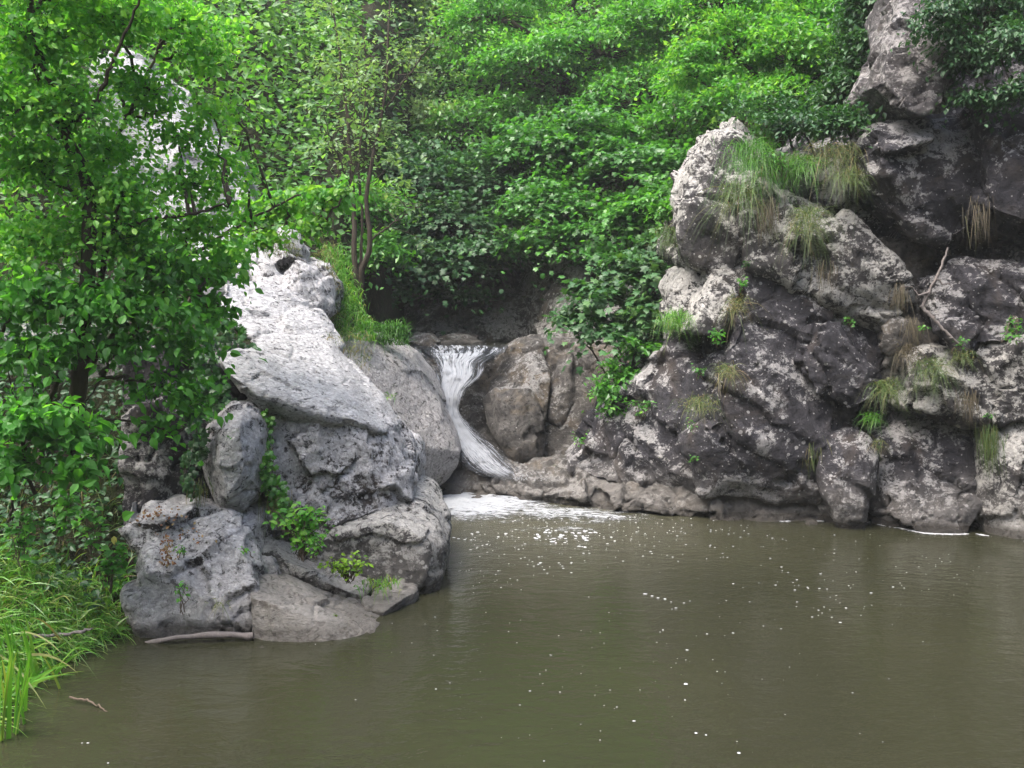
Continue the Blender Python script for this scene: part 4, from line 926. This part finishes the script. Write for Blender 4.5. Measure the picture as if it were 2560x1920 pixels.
tree('leafy_tree', 'leafy tree mostly beyond the top of the frame above the vivid bush', 'tree', gb(830, 20, 14.5),
     [(800, -20, 14, 70, 35), (880, -30, 13, 60, 35), (840, 10, 14, 60, 30)],
     150, 50, 0.26, 0.09, 'lv_mid', tr=0.07, tmean=0.4, group=GT)
tree('leafy_bush', 'bush with drooping toothed leaves hanging over the brown wall right of the falls', 'bush', gb(640, 300, 11.9),
     [(640, 275, 11.6, 40, 28), (600, 300, 11.5, 34, 20), (655, 315, 11.2, 30, 26), (615, 330, 11.3, 34, 16), (660, 250, 11.8, 25, 20), (575, 318, 11.5, 18, 9)],
     170, 36, 0.15, 0.085, 'lv_dark', tr=0.03, shape='lobed', tmean=0.6, droop=0.4, group=GT)
tree('leafy_bush', 'small bush hanging down the gully between waterfall wall and grey spur', 'bush', at(640, 365, 11.1),
     [(640, 350, 10.9, 22, 18), (622, 375, 10.9, 18, 14), (605, 392, 10.8, 14, 14), (612, 412, 10.8, 12, 10)],
     70, 30, 0.10, 0.07, 'lv_mid', tr=0.02, tmean=0.45, droop=0.4, group=GT)
tree('leafy_bush', 'light green sprig reaching out left of the pale pinnacle', 'bush', at(675, 225, 10.6),
     [(655, 200, 10.7, 14, 8), (668, 212, 10.6, 12, 12)], 22, 26, 0.08, 0.06, 'lv_mid', tr=0.012, tmean=0.6, group=GT)
tree('hanging_vine', 'dark hanging creeper and fern curtain at the upper right corner', 'creeper', at(1000, -20, 9.4),
     [(985, 15, 9.3, 36, 32), (1010, 50, 9.0, 30, 36), (965, 60, 9.2, 18, 34), (975, 98, 9.15, 20, 16), (1015, 95, 8.9, 20, 20), (940, 10, 9.1, 22, 16), (925, 35, 9.1, 10, 12), (955, 35, 9.1, 14, 20)],
     240, 40, 0.11, 0.05, 'lv_dark', tr=0.02, tmean=0.3, droop=0.8, group=GT)

# thin forked sapling in the middle
def sapling():
    base = at(360, 292, 11.4)
    e = empty('forked_tree', base, 'thin tree with several slender bare stems standing behind the leaning boulder', 'tree')
    st = [[(358, 298, 11.4), (354, 250, 11.4), (353, 190, 11.5), (346, 110, 11.6), (337, 40, 11.8), (330, -20, 12)],
          [(360, 298, 11.4), (362, 270, 11.35), (370, 240, 11.3), (366, 200, 11.3), (374, 150, 11.3), (386, 90, 11.4), (388, 20, 11.5), (392, -20, 11.5)],
          [(358, 290, 11.4), (363, 230, 11.5), (359, 165, 11.5), (366, 90, 11.7), (362, 20, 11.8)],
          [(374, 150, 11.3), (360, 120, 11.2), (350, 100, 11.2)], [(386, 110, 11.4), (405, 80, 11.3), (430, 45, 11.2)], [(370, 240, 11.3), (395, 222, 11.2), (422, 205, 11.1)], [(353, 190, 11.5), (335, 150, 11.3), (322, 110, 11.2)]]
    paths = []; tips = []
    for i, s in enumerate(st):
        P = spline([at(*p) for p in s], 22, 0.008); paths.append((P, np.linspace(0.042 if i < 2 else 0.022 if i == 2 else 0.012, 0.006, 22)))
        for _ in range(16 if i < 3 else 6):
            j = rng.integers(9 if i < 3 else 3, 22); d = unit(rng.normal(size=3) * np.array((1, .7, .4)) + np.array((0, 0, .5)))
            q = P[j] + d * rng.uniform(.2, .55); paths.append((wob(P[j], q, 5, 0.08), np.linspace(0.006, 0.002, 5))); tips.append(q)
    tubes('trunk', paths, M['bark'], e)
    C, D, Nn, Sz, Tt, _ = clumps([(t, (.16, .16, .12)) for t in tips], 12, len(tips), 0.12, 0.06, tmean=0.5, shell=0.1)
    leafcloud('crown', C, D, Nn, Sz, Tt, M['lv_pale'], e)
sapling()

# ------------------------------------------------------------------ near trees on the left bank
def neartree(name, label, stems, lobes, nclump, per, cr, size, mat, r0, group=None, shape='ovate', **kw):
    e = empty(name, at(*stems[0][0]), label, 'tree', group)
    lb = [lobe(*l) for l in lobes]
    C, D, Nn, Sz, Tt, ends = clumps(lb, per, nclump, cr, size, **kw)
    leafcloud('crown', C, D, Nn, Sz, Tt, M[mat], e, shape)
    paths = []; allp = []
    for i, s in enumerate(stems):
        r = r0 * (1 if i == 0 else 0.36)
        P = spline([at(*p) for p in s], 30, 0.006); paths.append((P, np.linspace(r, r * 0.3, 30))); allp.append(P)
    allp = np.concatenate(allp)
    cents = []
    for c, r in lb:
        j = np.argmin(np.linalg.norm(allp - (c - np.array((0, 0, .25))), axis=1)); cents.append(c)
        paths.append((wob(allp[j], c, 8, 0.05, 0.06), np.linspace(0.013, 0.005, 8)))
    for li, p in ends: paths.append((wob(cents[li], p, 5, 0.07), np.linspace(0.004, 0.0015, 5)))
    tubes('trunk', paths, M['bark'], e, 8)
    return e
neartree('leafy_tree', 'near bright green tree with dark leaning trunk filling the upper left corner',
    [[(70, 450, 6.55), (78, 390, 6.45), (84, 330, 6.35), (90, 215, 6.25), (85, 180, 6.25), (65, 130, 6.15), (50, 85, 6.05), (35, 40, 5.95), (27, -20, 5.85)],
     [(84, 330, 6.35), (104, 260, 6.45), (92, 200, 6.45), (120, 130, 6.55), (150, 70, 6.65), (170, 10, 6.65)], [(66, 130, 6.15), (90, 110, 6.05), (110, 70, 5.95), (140, 0, 5.85)],
     [(88, 240, 6.25), (130, 225, 6.35), (180, 215, 6.45), (230, 205, 6.55)], [(80, 380, 6.45), (140, 300, 6.55), (200, 250, 7.0), (250, 220, 7.1), (300, 195, 7.2)], [(50, 90, 6.05), (20, 110, 5.95), (-10, 120, 5.85)]],
    [(30, 40, 6.0, 60, 50), (110, 20, 6.3, 70, 32), (180, 20, 6.6, 40, 26), (60, 110, 6.1, 60, 36), (205, 58, 6.8, 42, 18), (225, 28, 6.9, 22, 12), (150, 88, 6.5, 42, 13), (40, 170, 6.2, 55, 40), (110, 150, 6.4, 34, 26), (185, 138, 6.7, 40, 14), (212, 115, 6.7, 22, 12), (165, 112, 6.6, 24, 10), (225, 165, 6.8, 24, 12), (150, 95, 6.6, 24, 10), (120, 75, 6.5, 20, 12),
     (120, 195, 6.3, 50, 28), (190, 185, 6.6, 44, 20), (245, 180, 7, 16, 14), (30, 240, 6.3, 50, 35), (110, 240, 6.4, 60, 28), (190, 230, 6.7, 50, 22), (235, 110, 6.9, 14, 8), (-20, 100, 5.9, 40, 70), (70, -20, 6, 120, 25)],
    700, 34, 0.15, 0.043, 'lv_near', 0.058, droop=0.5, flat=0.8, up=0.5, tmean=0.66, shell=0.1)
neartree('leafy_branch_tree', 'leafy sapling with a yellow green spray reaching right over the mossy crag',
    [[(180, 330, 7.6), (200, 280, 7.6), (240, 235, 7.6), (290, 205, 7.6), (345, 190, 7.6)], [(240, 235, 7.6), (280, 225, 7.5), (320, 230, 7.4)]],
    [(255, 215, 7.6, 22, 14), (290, 205, 7.6, 28, 15), (325, 200, 7.5, 22, 14), (350, 192, 7.5, 12, 9), (305, 228, 7.4, 20, 9), (262, 240, 7.5, 16, 10), (230, 250, 7.4, 20, 14)],
    90, 26, 0.09, 0.055, 'lv_bright', 0.016, droop=0.6, flat=0.6, up=0.5, tmean=0.72, shell=0.2)
neartree('leafy_shrub', 'darker broad leaved shrub below the near tree, in front of the flat faced block',
    [[(40, 460, 6.5), (50, 400, 6.4), (80, 330, 6.3), (120, 280, 6.3)], [(60, 450, 6.5), (100, 380, 6.4), (150, 320, 6.5), (200, 290, 6.6)], [(30, 450, 6.4), (10, 380, 6.3), (-5, 300, 6.2)], [(55, 440, 6.5), (48, 340, 6.6), (30, 240, 6.7)]],
    [(20, 300, 6.1, 55, 36), (90, 300, 6.2, 50, 28), (160, 270, 6.5, 50, 26), (215, 275, 6.9, 24, 22), (150, 310, 6.3, 50, 22), (210, 310, 6.8, 24, 20), (35, 355, 6.1, 45, 24), (115, 345, 6.2, 28, 18), (180, 345, 6.4, 32, 18), (150, 385, 6.3, 20, 14), (185, 400, 6.4, 24, 18), (165, 430, 6.4, 16, 12), (20, 400, 6.0, 20, 10)],
    230, 24, 0.14, 0.065, 'lv_near', 0.022, droop=0.6, flat=0.7, up=0.6, tmean=0.32, shell=0.1)
neartree('leafy_shrub', 'shrub with big soft leaves at the left edge, low over the bank',
    [[(10, 520, 6.0), (20, 470, 5.9), (30, 430, 5.9), (50, 410, 5.9)], [(15, 510, 6.0), (60, 470, 5.9), (85, 445, 5.9)]],
    [(25, 425, 5.8, 40, 22), (75, 440, 5.9, 26, 18), (15, 465, 5.8, 24, 20), (70, 470, 5.8, 20, 14)],
    60, 20, 0.11, 0.075, 'lv_near', 0.012, droop=0.5, flat=0.5, up=0.7, tmean=0.3, shell=0.2)
# ivy over the rocks
def ivy(name, label, lobes, n, size, mat='lv_dark', tm=0.4):
    C = []
    for (px, py, Y, rx, ry) in lobes:
        m = int(n * rx * ry / sum(l[3] * l[4] for l in lobes))
        for _ in range(m):
            a = rng.uniform(0, 6.283); r = math.sqrt(rng.random())
            C.append(at(px + rx * r * math.cos(a), py + ry * r * math.sin(a), Y + rng.uniform(-0.06, 0.08)))
    C = np.array(C); k = len(C)
    D = rng.normal(size=(k, 3)) * 0.5 + np.array((0, -0.3, -0.8)); Nn = rng.normal(size=(k, 3)) * 0.4 + np.array((0, -0.8, 0.5))
    e = empty(name, C[np.argmin(C[:, 2])], label, 'creeper')
    leafcloud('leaves', C, D, Nn, size * rng.uniform(.6, 1.3, k), tm + rng.normal(size=k) * 0.18, M[mat], e, 'lobed')
    paths = []
    for (px, py, Y, rx, ry) in lobes:
        for _ in range(3):
            paths.append((spline([at(px + rng.uniform(-rx, rx) * .7, py - ry, Y + .04), at(px + rng.uniform(-rx, rx) * .7, py, Y + .02), at(px + rng.uniform(-rx, rx) * .7, py + ry, Y + .04)], 8, 0.005), np.linspace(0.004, 0.002, 8)))
    tubes('stem', paths, M['barkpale'], e)
ivy('ivy', 'dark ivy spilling over the left end of the pale slab beside the flat faced block', [(225, 335, 8.0, 22, 18), (245, 350, 8.0, 16, 8), (205, 370, 7.4, 14, 26), (190, 400, 7.1, 14, 30), (222, 410, 7.35, 14, 24), (200, 445, 7.1, 10, 20), (215, 390, 7.4, 14, 20)], 900, 0.05)
ivy('ivy', 'narrow ivy strand hanging between the upright stone and the mottled face', [(266, 430, 7.35, 7, 22), (268, 470, 7.2, 8, 22), (277, 490, 7.15, 10, 16), (285, 508, 7.1, 9, 12)], 420, 0.04, 'lv_mid', 0.5)
ivy('ivy', 'small ivy patch low on the flat faced block left of the upright stone', [(188, 470, 6.95, 7, 22), (192, 490, 6.9, 6, 10)], 110, 0.04, 'lv_dark', 0.45)
plant(302, 556, 6.9, 52, 84, 26, 0.06, 'lv_near', 'bright green bramble plant in the pocket behind the upper curved ledge', per=11, cat='plant', name='bramble_plant', tm=0.7)
plant(318, 556, 6.8, 24, 40, 7, 0.04, 'lv_near', 'small leafy weed between the bramble and the grass clump on the ledge', per=8, name='weed_plant', tm=0.55)
plant(348, 580, 6.92, 28, 60, 20, 0.038, 'lv_yellow', 'yellowish small leaved plant at the foot of the dark boulder', per=9, name='weed_plant', tm=0.4)
plant(182, 612, 6.3, 34, 22, 4, 0.035, 'lv_near', 'little weed with green leaves growing on the rough base rock above the stick', per=7, name='weed_plant', tm=0.6)
plant(182, 560, 6.55, 16, 20, 4, 0.03, 'lv_near', 'tiny weed on top of the rough base rock near the brown leaf litter', per=6, name='weed_plant', tm=0.5)
plant(246, 556, 6.65, 14, 14, 3, 0.03, 'lv_near', 'tiny weed in the crack between base rock and upper ledge', per=5, name='weed_plant', tm=0.5)
plant(336, 620, 6.55, 6, 8, 3, 0.018, 'lv_yellow', 'tiny yellow green seedling on the lowest sloping ledge', per=4, name='weed_plant', tm=0.4)

# ------------------------------------------------------------------ grass
def patch(name, label, px0, px1, py0, py1, Yf, n, ln, wd, mat, droop=(0.5, 1.1), d0=(0, -0.25, 1.0), spread=0.35, tm=0.45, snap=False):
    P = []
    for _ in range(n):
        py = rng.uniform(py0, py1); px = rng.uniform(px0(py) if callable(px0) else px0, px1(py) if callable(px1) else px1); p = at(px, py, Yf(px, py)); P.append(p)
    P = np.array(P)
    if snap: P[:, 2] = terr(P[:, 0], P[:, 1])
    d = np.array(d0) + rng.normal(size=(n, 3)) * spread
    return grass(name, P, d, rng.uniform(*ln, n), rng.uniform(*wd, n), rng.uniform(*droop, n), M[mat], label, 'grass', kind='stuff', tm=tm)
def bankgrass(name, label, x0, x1, y0, y1, n, ln, wd, mat, tm, droop=(0.4, 1.0), d0=(0.35, -0.25, 1.0), z0=-0.05):
    x = rng.uniform(x0, x1, n * 3); y = rng.uniform(y0, y1, n * 3); z = terr(x, y)
    k = z > z0; P = np.stack([x, y, z], 1)[k][:n]; n = len(P)
    d = np.array(d0) + rng.normal(size=(n, 3)) * 0.35
    return grass(name, P, d, rng.uniform(*ln, n), rng.uniform(*wd, n), rng.uniform(*droop, n), M[mat], label, 'grass', kind='stuff', tm=tm)
bankgrass('bank_grass', 'lush arching green grass covering the left bank down to the water', -4.2, -2.35, 5.0, 7.0, 10000, (0.2, 0.48), (0.007, 0.014), 'gr_green', 0.6)
bankgrass('bank_undergrass', 'thin taller grass mixed with dry stalks behind on the left bank', -4.4, -2.5, 6.0, 7.4, 1500, (0.25, 0.5), (0.004, 0.008), 'gr_mix', 0.3)
for lab, (px, py, Y, h, w_) in [('nettle like plant at the left edge low on the bank above the grass', (20, 560, 5.9, 50, 50)), ('leafy plant in the bank grass just left of the flat faced block', (95, 560, 6.5, 60, 40)),
                               ('leafy plant in the middle of the bank undergrowth in shade', (60, 540, 6.3, 55, 60)), ('low broad leaved plant nearest to the corner of the rough base rock', (112, 590, 6.4, 50, 30))]:
    plant(px, py, Y, h, w_, 9, 0.065, 'lv_near', lab, per=9, tm=0.4)
log('fallen_leaf_stalk', 'thin dry stalk standing in the bank grass below the yellow leaf', [(117, 560, 6.45), (116, 548, 6.45), (115, 540, 6.45)], 0.003, 0.002, 'barkpale', 'stalk')
lf = leafcloud('fallen_leaf', np.array([at(114, 536, 6.4)]), np.array([(0.1, -0.2, -1.0)]), np.array([(0.2, -1.0, 0.1)]), np.array([0.06]), np.array([0.5]), M['yleaf'], None, 'ovate', 'single pale yellow leaf caught beside the grey rock above the bank grass', 'leaf')
def bankcover():
    n = 9000
    x = rng.uniform(-5.2, -2.45, n); y = rng.uniform(6.3, 8.6, n); z = terr(x, y); k = z > 0.0
    p = np.stack([x, y, z], 1)[k]; n = len(p); c = fbm(p * 2.2, 3, 55)
    p[:, 2] += rng.random(n) ** 1.3 * (0.3 + 0.5 * np.clip(c + 0.3, 0, 1))
    leafcloud('bank_undergrowth', p, rng.normal(size=(n, 3)) * (1, 1, .5) + (0, -.4, -.2), rng.normal(size=(n, 3)) * .4 + (0, -.35, .9), rng.uniform(.035, .075, n), 0.2 + c * .4 + rng.normal(size=n) * .15, M['lv_dark'], None, 'ovate', 'low leafy ground cover on the shaded left bank behind the grass', 'undergrowth', 'stuff')
bankcover()
# reeds bottom left
def reeds():
    P = []; D = []; L_ = []
    def one(px, py, tx, ty, Y=5.1, k=1, dr=.3):
        for _ in range(k):
            a = onz(px + rng.normal() * 3, py + rng.normal() * 2, -0.02); b = at(tx + rng.normal() * 5, ty + rng.normal() * 5, a[1] - rng.uniform(0, .15))
            v = b - a; l = np.linalg.norm(v); P.append(a); D.append(v / l + np.array((0, 0, .25))); L_.append(l * 1.2)
    one(5, 720, 14, 640, k=5); one(12, 715, 2, 650, k=3); one(25, 712, 22, 640, k=3); one(30, 690, 60, 655, k=4); one(4, 700, 30, 672, k=4); one(20, 690, 0, 600, k=5); one(3, 745, 8, 640, k=6, dr=.3); one(15, 735, 30, 650, k=5); one(8, 700, 70, 672, k=3); one(25, 730, 12, 655, k=4); one(35, 685, 20, 610, k=5); one(50, 680, 85, 640, k=4)
    one(10, 660, 60, 640, k=3); one(48, 655, 92, 660, k=3); one(40, 668, 52, 665, k=3); one(60, 690, 45, 650, k=3)
    n = len(P)
    grass('reed_clump', np.array(P), np.array(D), np.array(L_), rng.uniform(.014, .024, n), rng.uniform(.2, .35, n), M['gr_green'], 'flat bladed green reeds standing in the water at the lower left corner', 'reeds', tm=0.6)
    P = []; D = []; L_ = []
    for (a, b) in [((45, 625), (90, 670)), ((20, 632), (60, 650)), ((30, 655), (75, 668)), ((0, 655), (40, 700)), ((60, 640), (30, 610))]:
        p = at(a[0], a[1], 5.6); q = at(b[0], b[1], 5.3); v = q - p; l = np.linalg.norm(v); P.append(p); D.append(v / l + np.array((0, 0, .25))); L_.append(l * 1.1)
    grass('bent_reed', np.array(P), np.array(D), np.array(L_), np.full(5, .016), np.full(5, .28), M['gr_mix'], 'few bent half dry reed blades leaning from the left bank over the water', 'reeds', tm=0.35)
reeds()
# grass slope behind the leaning boulder
bx = lambda px, py: 10.6 + (330 - py) * 0.012
patch('slope_grass', 'sunny green grass slope between the mossy crag and the leaning boulder', lambda y: 322 + (y - 240) * 0.12 + rng.normal() * 3, lambda y: 334 + (y - 240) * 0.42 + rng.normal() * 4, 250, 342, bx, 1700, (0.12, 0.3), (0.006, 0.011), 'gr_green', tm=0.55)
patch('slope_grass', 'dark tufty grass hanging over the left lip of the upper pool', 366, 408, 326, 346, lambda px, py: 11.0, 700, (0.14, 0.3), (0.006, 0.011), 'gr_green', tm=0.2)
patch('slope_grass', 'dry fringe of grass along the right edge of the large pale slab', 322, 372, 335, 372, lambda px, py: 9.35 - (px - 322) * 0.004, 260, (0.08, 0.2), (0.003, 0.006), 'gr_mix', tm=0.5)
patch('slope_grass', 'yellowish dry grass beside the mossy crag on its right', 316, 338, 245, 320, lambda px, py: 10.4, 360, (0.1, 0.26), (0.004, 0.008), 'gr_mix', tm=0.5)
patch('slope_grass', 'grass and small herbs on the crown of the mossy crag', 262, 300, 236, 258, lambda px, py: 10.1, 260, (0.08, 0.18), (0.004, 0.008), 'gr_mix', tm=0.3)
tuft(405, 452, 10.2, 14, 12, 'gr_green', 'soft pale grass tuft on the lower face of the leaning boulder', 60, 0.6, 0.6, group='grass tufts on the left rocks')
tuft(385, 395, 9.1, 16, 14, 'gr_green', 'thin grass tuft in the seam between large slab and leaning boulder', 60, 0.7, 0.6, group='grass tufts on the left rocks')
tuft(380, 582, 6.95, 34, 22, 'gr_green', 'spiky bright grass clump at the right end of the upper curved ledge', 110, 1.6, 0.75, 0.008, group='grass tufts on the left rocks')
tuft(275, 495, 7.15, 34, 14, 'gr_mix', 'long half dry grass hanging beside the narrow ivy strand', 90, 0.3, 0.5, 0.004, group='grass tufts on the left rocks')
tuft(198, 480, 6.95, 30, 12, 'gr_mix', 'half dry grass hanging left of the upright stone', 70, 0.2, 0.4, 0.004, group='grass tufts on the left rocks')
tuft(220, 600, 6.3, 22, 12, 'gr_mix', 'thin dry grass wisps on the face of the rough base rock', 30, 0.3, 0.5, 0.003, group='grass tufts on the left rocks')
for a in [(752, 150, 9.95, 70, 26, 'gr_green', 'long green grass curtain beside the pale pinnacle, its upper part', 420, .5, .3),
          (740, 188, 9.85, 60, 20, 'gr_mix', 'long grass curtain low against the right side of the pale pinnacle', 300, .4, .25),
          (775, 165, 9.95, 50, 24, 'gr_green', 'green grassy mat in the hollow right of the pale pinnacle', 300, .8, .35),
          (800, 160, 9.8, 42, 20, 'gr_green', 'pale green grass tuft drooping in the middle of the grassy shelf', 200, .5, .5),
          (835, 148, 9.85, 48, 34, 'gr_mix', 'wide grass fringe with brown hanging blades below the dark bush', 360, .4, .45),
          (848, 172, 9.65, 40, 16, 'gr_mix', 'grass tuft hanging beside the dark nose of rock', 150, .4, .3),
          (808, 214, 9.6, 55, 14, 'gr_mix', 'mop of grass hanging over the jagged lichen flecked block', 260, .5, .3),
          (768, 200, 9.75, 50, 14, 'gr_dry', 'brown dry grass hanging left of the mop of grass', 120, .2, .4),
          (826, 262, 9.55, 40, 12, 'gr_dry', 'dry straw strands dangling into the black hollow', 60, .2, .4),
          (980, 198, 9.0, 60, 14, 'gr_dry', 'thin brown strands hanging beside the tilted slab at right', 45, .1, .4),
          (675, 316, 9.9, 38, 18, 'gr_green', 'bright green grass tuft left of the cream lobe', 260, .9, .55),
          (668, 232, 10.4, 46, 16, 'gr_mix', 'grass on the left flank of the pale pinnacle above the gully', 160, .7, .1),
          (726, 367, 9.6, 34, 10, 'gr_mix', 'orange green grass tuft on the upper left of the central buttress', 130, .5, .5),
          (735, 300, 9.75, 40, 10, 'gr_mix', 'thin grass in the groove between cream lobe and buttress', 90, .4, .5),
          (700, 400, 9.6, 34, 18, 'gr_mix', 'reddish green grass tuft on the grey spur', 190, .6, .4),
          (816, 437, 9.72, 40, 12, 'gr_mix', 'grass tuft hanging left of the egg shaped boulder', 150, .3, .35),
          (900, 285, 9.45, 34, 8, 'gr_dry', 'dry tuft hanging from the crack left of the dead branch', 80, .3, .4),
          (912, 318, 9.3, 34, 10, 'gr_dry', 'dry brown tuft just below the joint of the dead branches', 90, .3, .3),
          (907, 348, 9.4, 42, 12, 'gr_dry', 'dry drooping tuft at the left end of the weathered shelf', 120, .4, .3),
          (930, 362, 9.3, 44, 18, 'gr_mix', 'broad grass tuft in the middle of the weathered shelf', 200, .4, .25),
          (887, 384, 9.4, 40, 16, 'gr_mix', 'green and brown tuft above the blueish stone of the lumpy boulder', 180, .5, .3),
          (961, 352, 9.2, 24, 12, 'gr_mix', 'short tuft at the lower end of the bleached branch', 90, .4, .4),
          (968, 392, 9.15, 36, 10, 'gr_dry', 'dry tuft under the weathered shelf', 90, .2, .3),
          (988, 425, 9.25, 54, 12, 'gr_mix', 'long grass strand hanging in the gap left of the domed boulder', 140, .2, .3),
          (872, 415, 9.6, 26, 10, 'gr_green', 'small green tuft above the egg shaped boulder', 90, .6, .4),
          (876, 440, 9.6, 24, 8, 'gr_mix', 'small tuft right of the egg shaped boulder', 60, .4, .4)]:
    tuft(a[0], a[1], a[2], a[3] * (0.8 if a[8] < 0.35 else 1.12), a[4], a[5], a[6], int(a[7] * 1.3), a[8], a[9], 0.0038)
GP = 'small plants on the right cliff'
for (px, py, Y, h, w_, k, lf_, mt, lab, hang) in [
    (716, 345, 9.65, 16, 26, 6, .05, 'lv_near', 'fern like plant with bright leaves below the cream lobe', False),
    (742, 292, 9.75, 14, 20, 5, .045, 'lv_near', 'small leafy plant between cream lobe and whitish streak', False),
    (700, 378, 9.65, 14, 22, 5, .045, 'lv_mid', 'green herb above the reddish tuft on the grey spur', False),
    (694, 462, 9.7, 8, 10, 3, .035, 'lv_bright', 'tiny bright plant low on the grey spur', False),
    (848, 328, 9.45, 8, 14, 3, .04, 'lv_mid', 'small sprig on the dark rough knob', False),
    (920, 334, 9.2, 8, 10, 3, .035, 'lv_mid', 'small sprig beneath the joint of the dead branches', False),
    (1014, 318, 9.0, 28, 30, 12, .05, 'lv_mid', 'green shrublet at the right edge above the weathered shelf', True),
    (960, 350, 9.2, 14, 16, 4, .04, 'lv_mid', 'little herb at the lower end of the bleached branch', False),
    (985, 420, 9.25, 10, 12, 4, .035, 'lv_bright', 'tiny bright herb above the gap left of the domed boulder', False),
    (745, 270, 9.85, 10, 14, 3, .04, 'lv_dark', 'dark sprig under the foot of the pale pinnacle', False),
    (640, 420, 10.5, 22, 30, 8, .05, 'lv_mid', 'leafy plant in the shaded gully low beside the grey spur', False),
    (580, 448, 10.8, 18, 22, 5, .04, 'lv_near', 'small plant where the brown wall meets the foot of the spur', False),
    (690, 420, 9.65, 12, 14, 4, .035, 'lv_mid', 'herb just under the reddish tuft on the grey spur', True),
    (778, 180, 9.75, 26, 40, 14, .04, 'lv_mid', 'soft green herb cushion in the middle of the grass curtain', False)]:
    plant(px, py, Y, h, w_, k, lf_, mt, lab, 'ovate', 7, GP, 'cliff_plant', 'plant', 0.45, (0, -0.05, 0), hang)
# leaf litter on the rough base rock
def litter():
    P = []
    for (px, py, Y, sx, sy, n) in [(167, 555, 6.48, 3.5, 12, 120), (158, 515, 6.72, 14, 3, 60), (190, 535, 6.6, 8, 4, 20), (150, 520, 6.72, 12, 5, 20)]:
        for _ in range(n): P.append(at(px + rng.normal() * sx, py + rng.normal() * sy, Y + rng.normal() * 0.02))
    P = np.array(P); n = len(P)
    leafcloud('leaf_litter', P, rng.normal(size=(n, 3)), rng.normal(size=(n, 3)) * .5 + (0, -.4, .7), rng.uniform(.015, .035, n), rng.random(n), M['litter'], None, 'kite', 'dry orange brown fallen leaves caught on the rough base rock', 'leaf litter', 'stuff')
litter()

# ------------------------------------------------------------------ misty air of the gorge
def haze(dens):
    m = bpy.data.materials.new('haze'); m.use_nodes = True; t = m.node_tree; t.nodes.clear()
    v = t.nodes.new('ShaderNodeVolumePrincipled'); v.inputs['Color'].default_value = (0.93, 0.97, 0.95, 1); v.inputs['Density'].default_value = dens; v.inputs['Anisotropy'].default_value = 0.2
    o = t.nodes.new('ShaderNodeOutputMaterial'); t.links.new(v.outputs[0], o.inputs[1])
    x0, x1, y0, y1, z0, z1 = -62, 62, -42, 72, -2.2, 36
    V = np.array([(x0, y0, z0), (x1, y0, z0), (x1, y1, z0), (x0, y1, z0), (x0, y0, z1), (x1, y0, z1), (x1, y1, z1), (x0, y1, z1)])
    f = np.array([(0, 3, 2, 1), (4, 5, 6, 7), (0, 1, 5, 4), (1, 2, 6, 5), (2, 3, 7, 6), (3, 0, 4, 7)])
    tag(npmesh('haze', V, f, m, loc=(0, 0, 0), smooth=False), kind='stuff')
haze(0.0015)
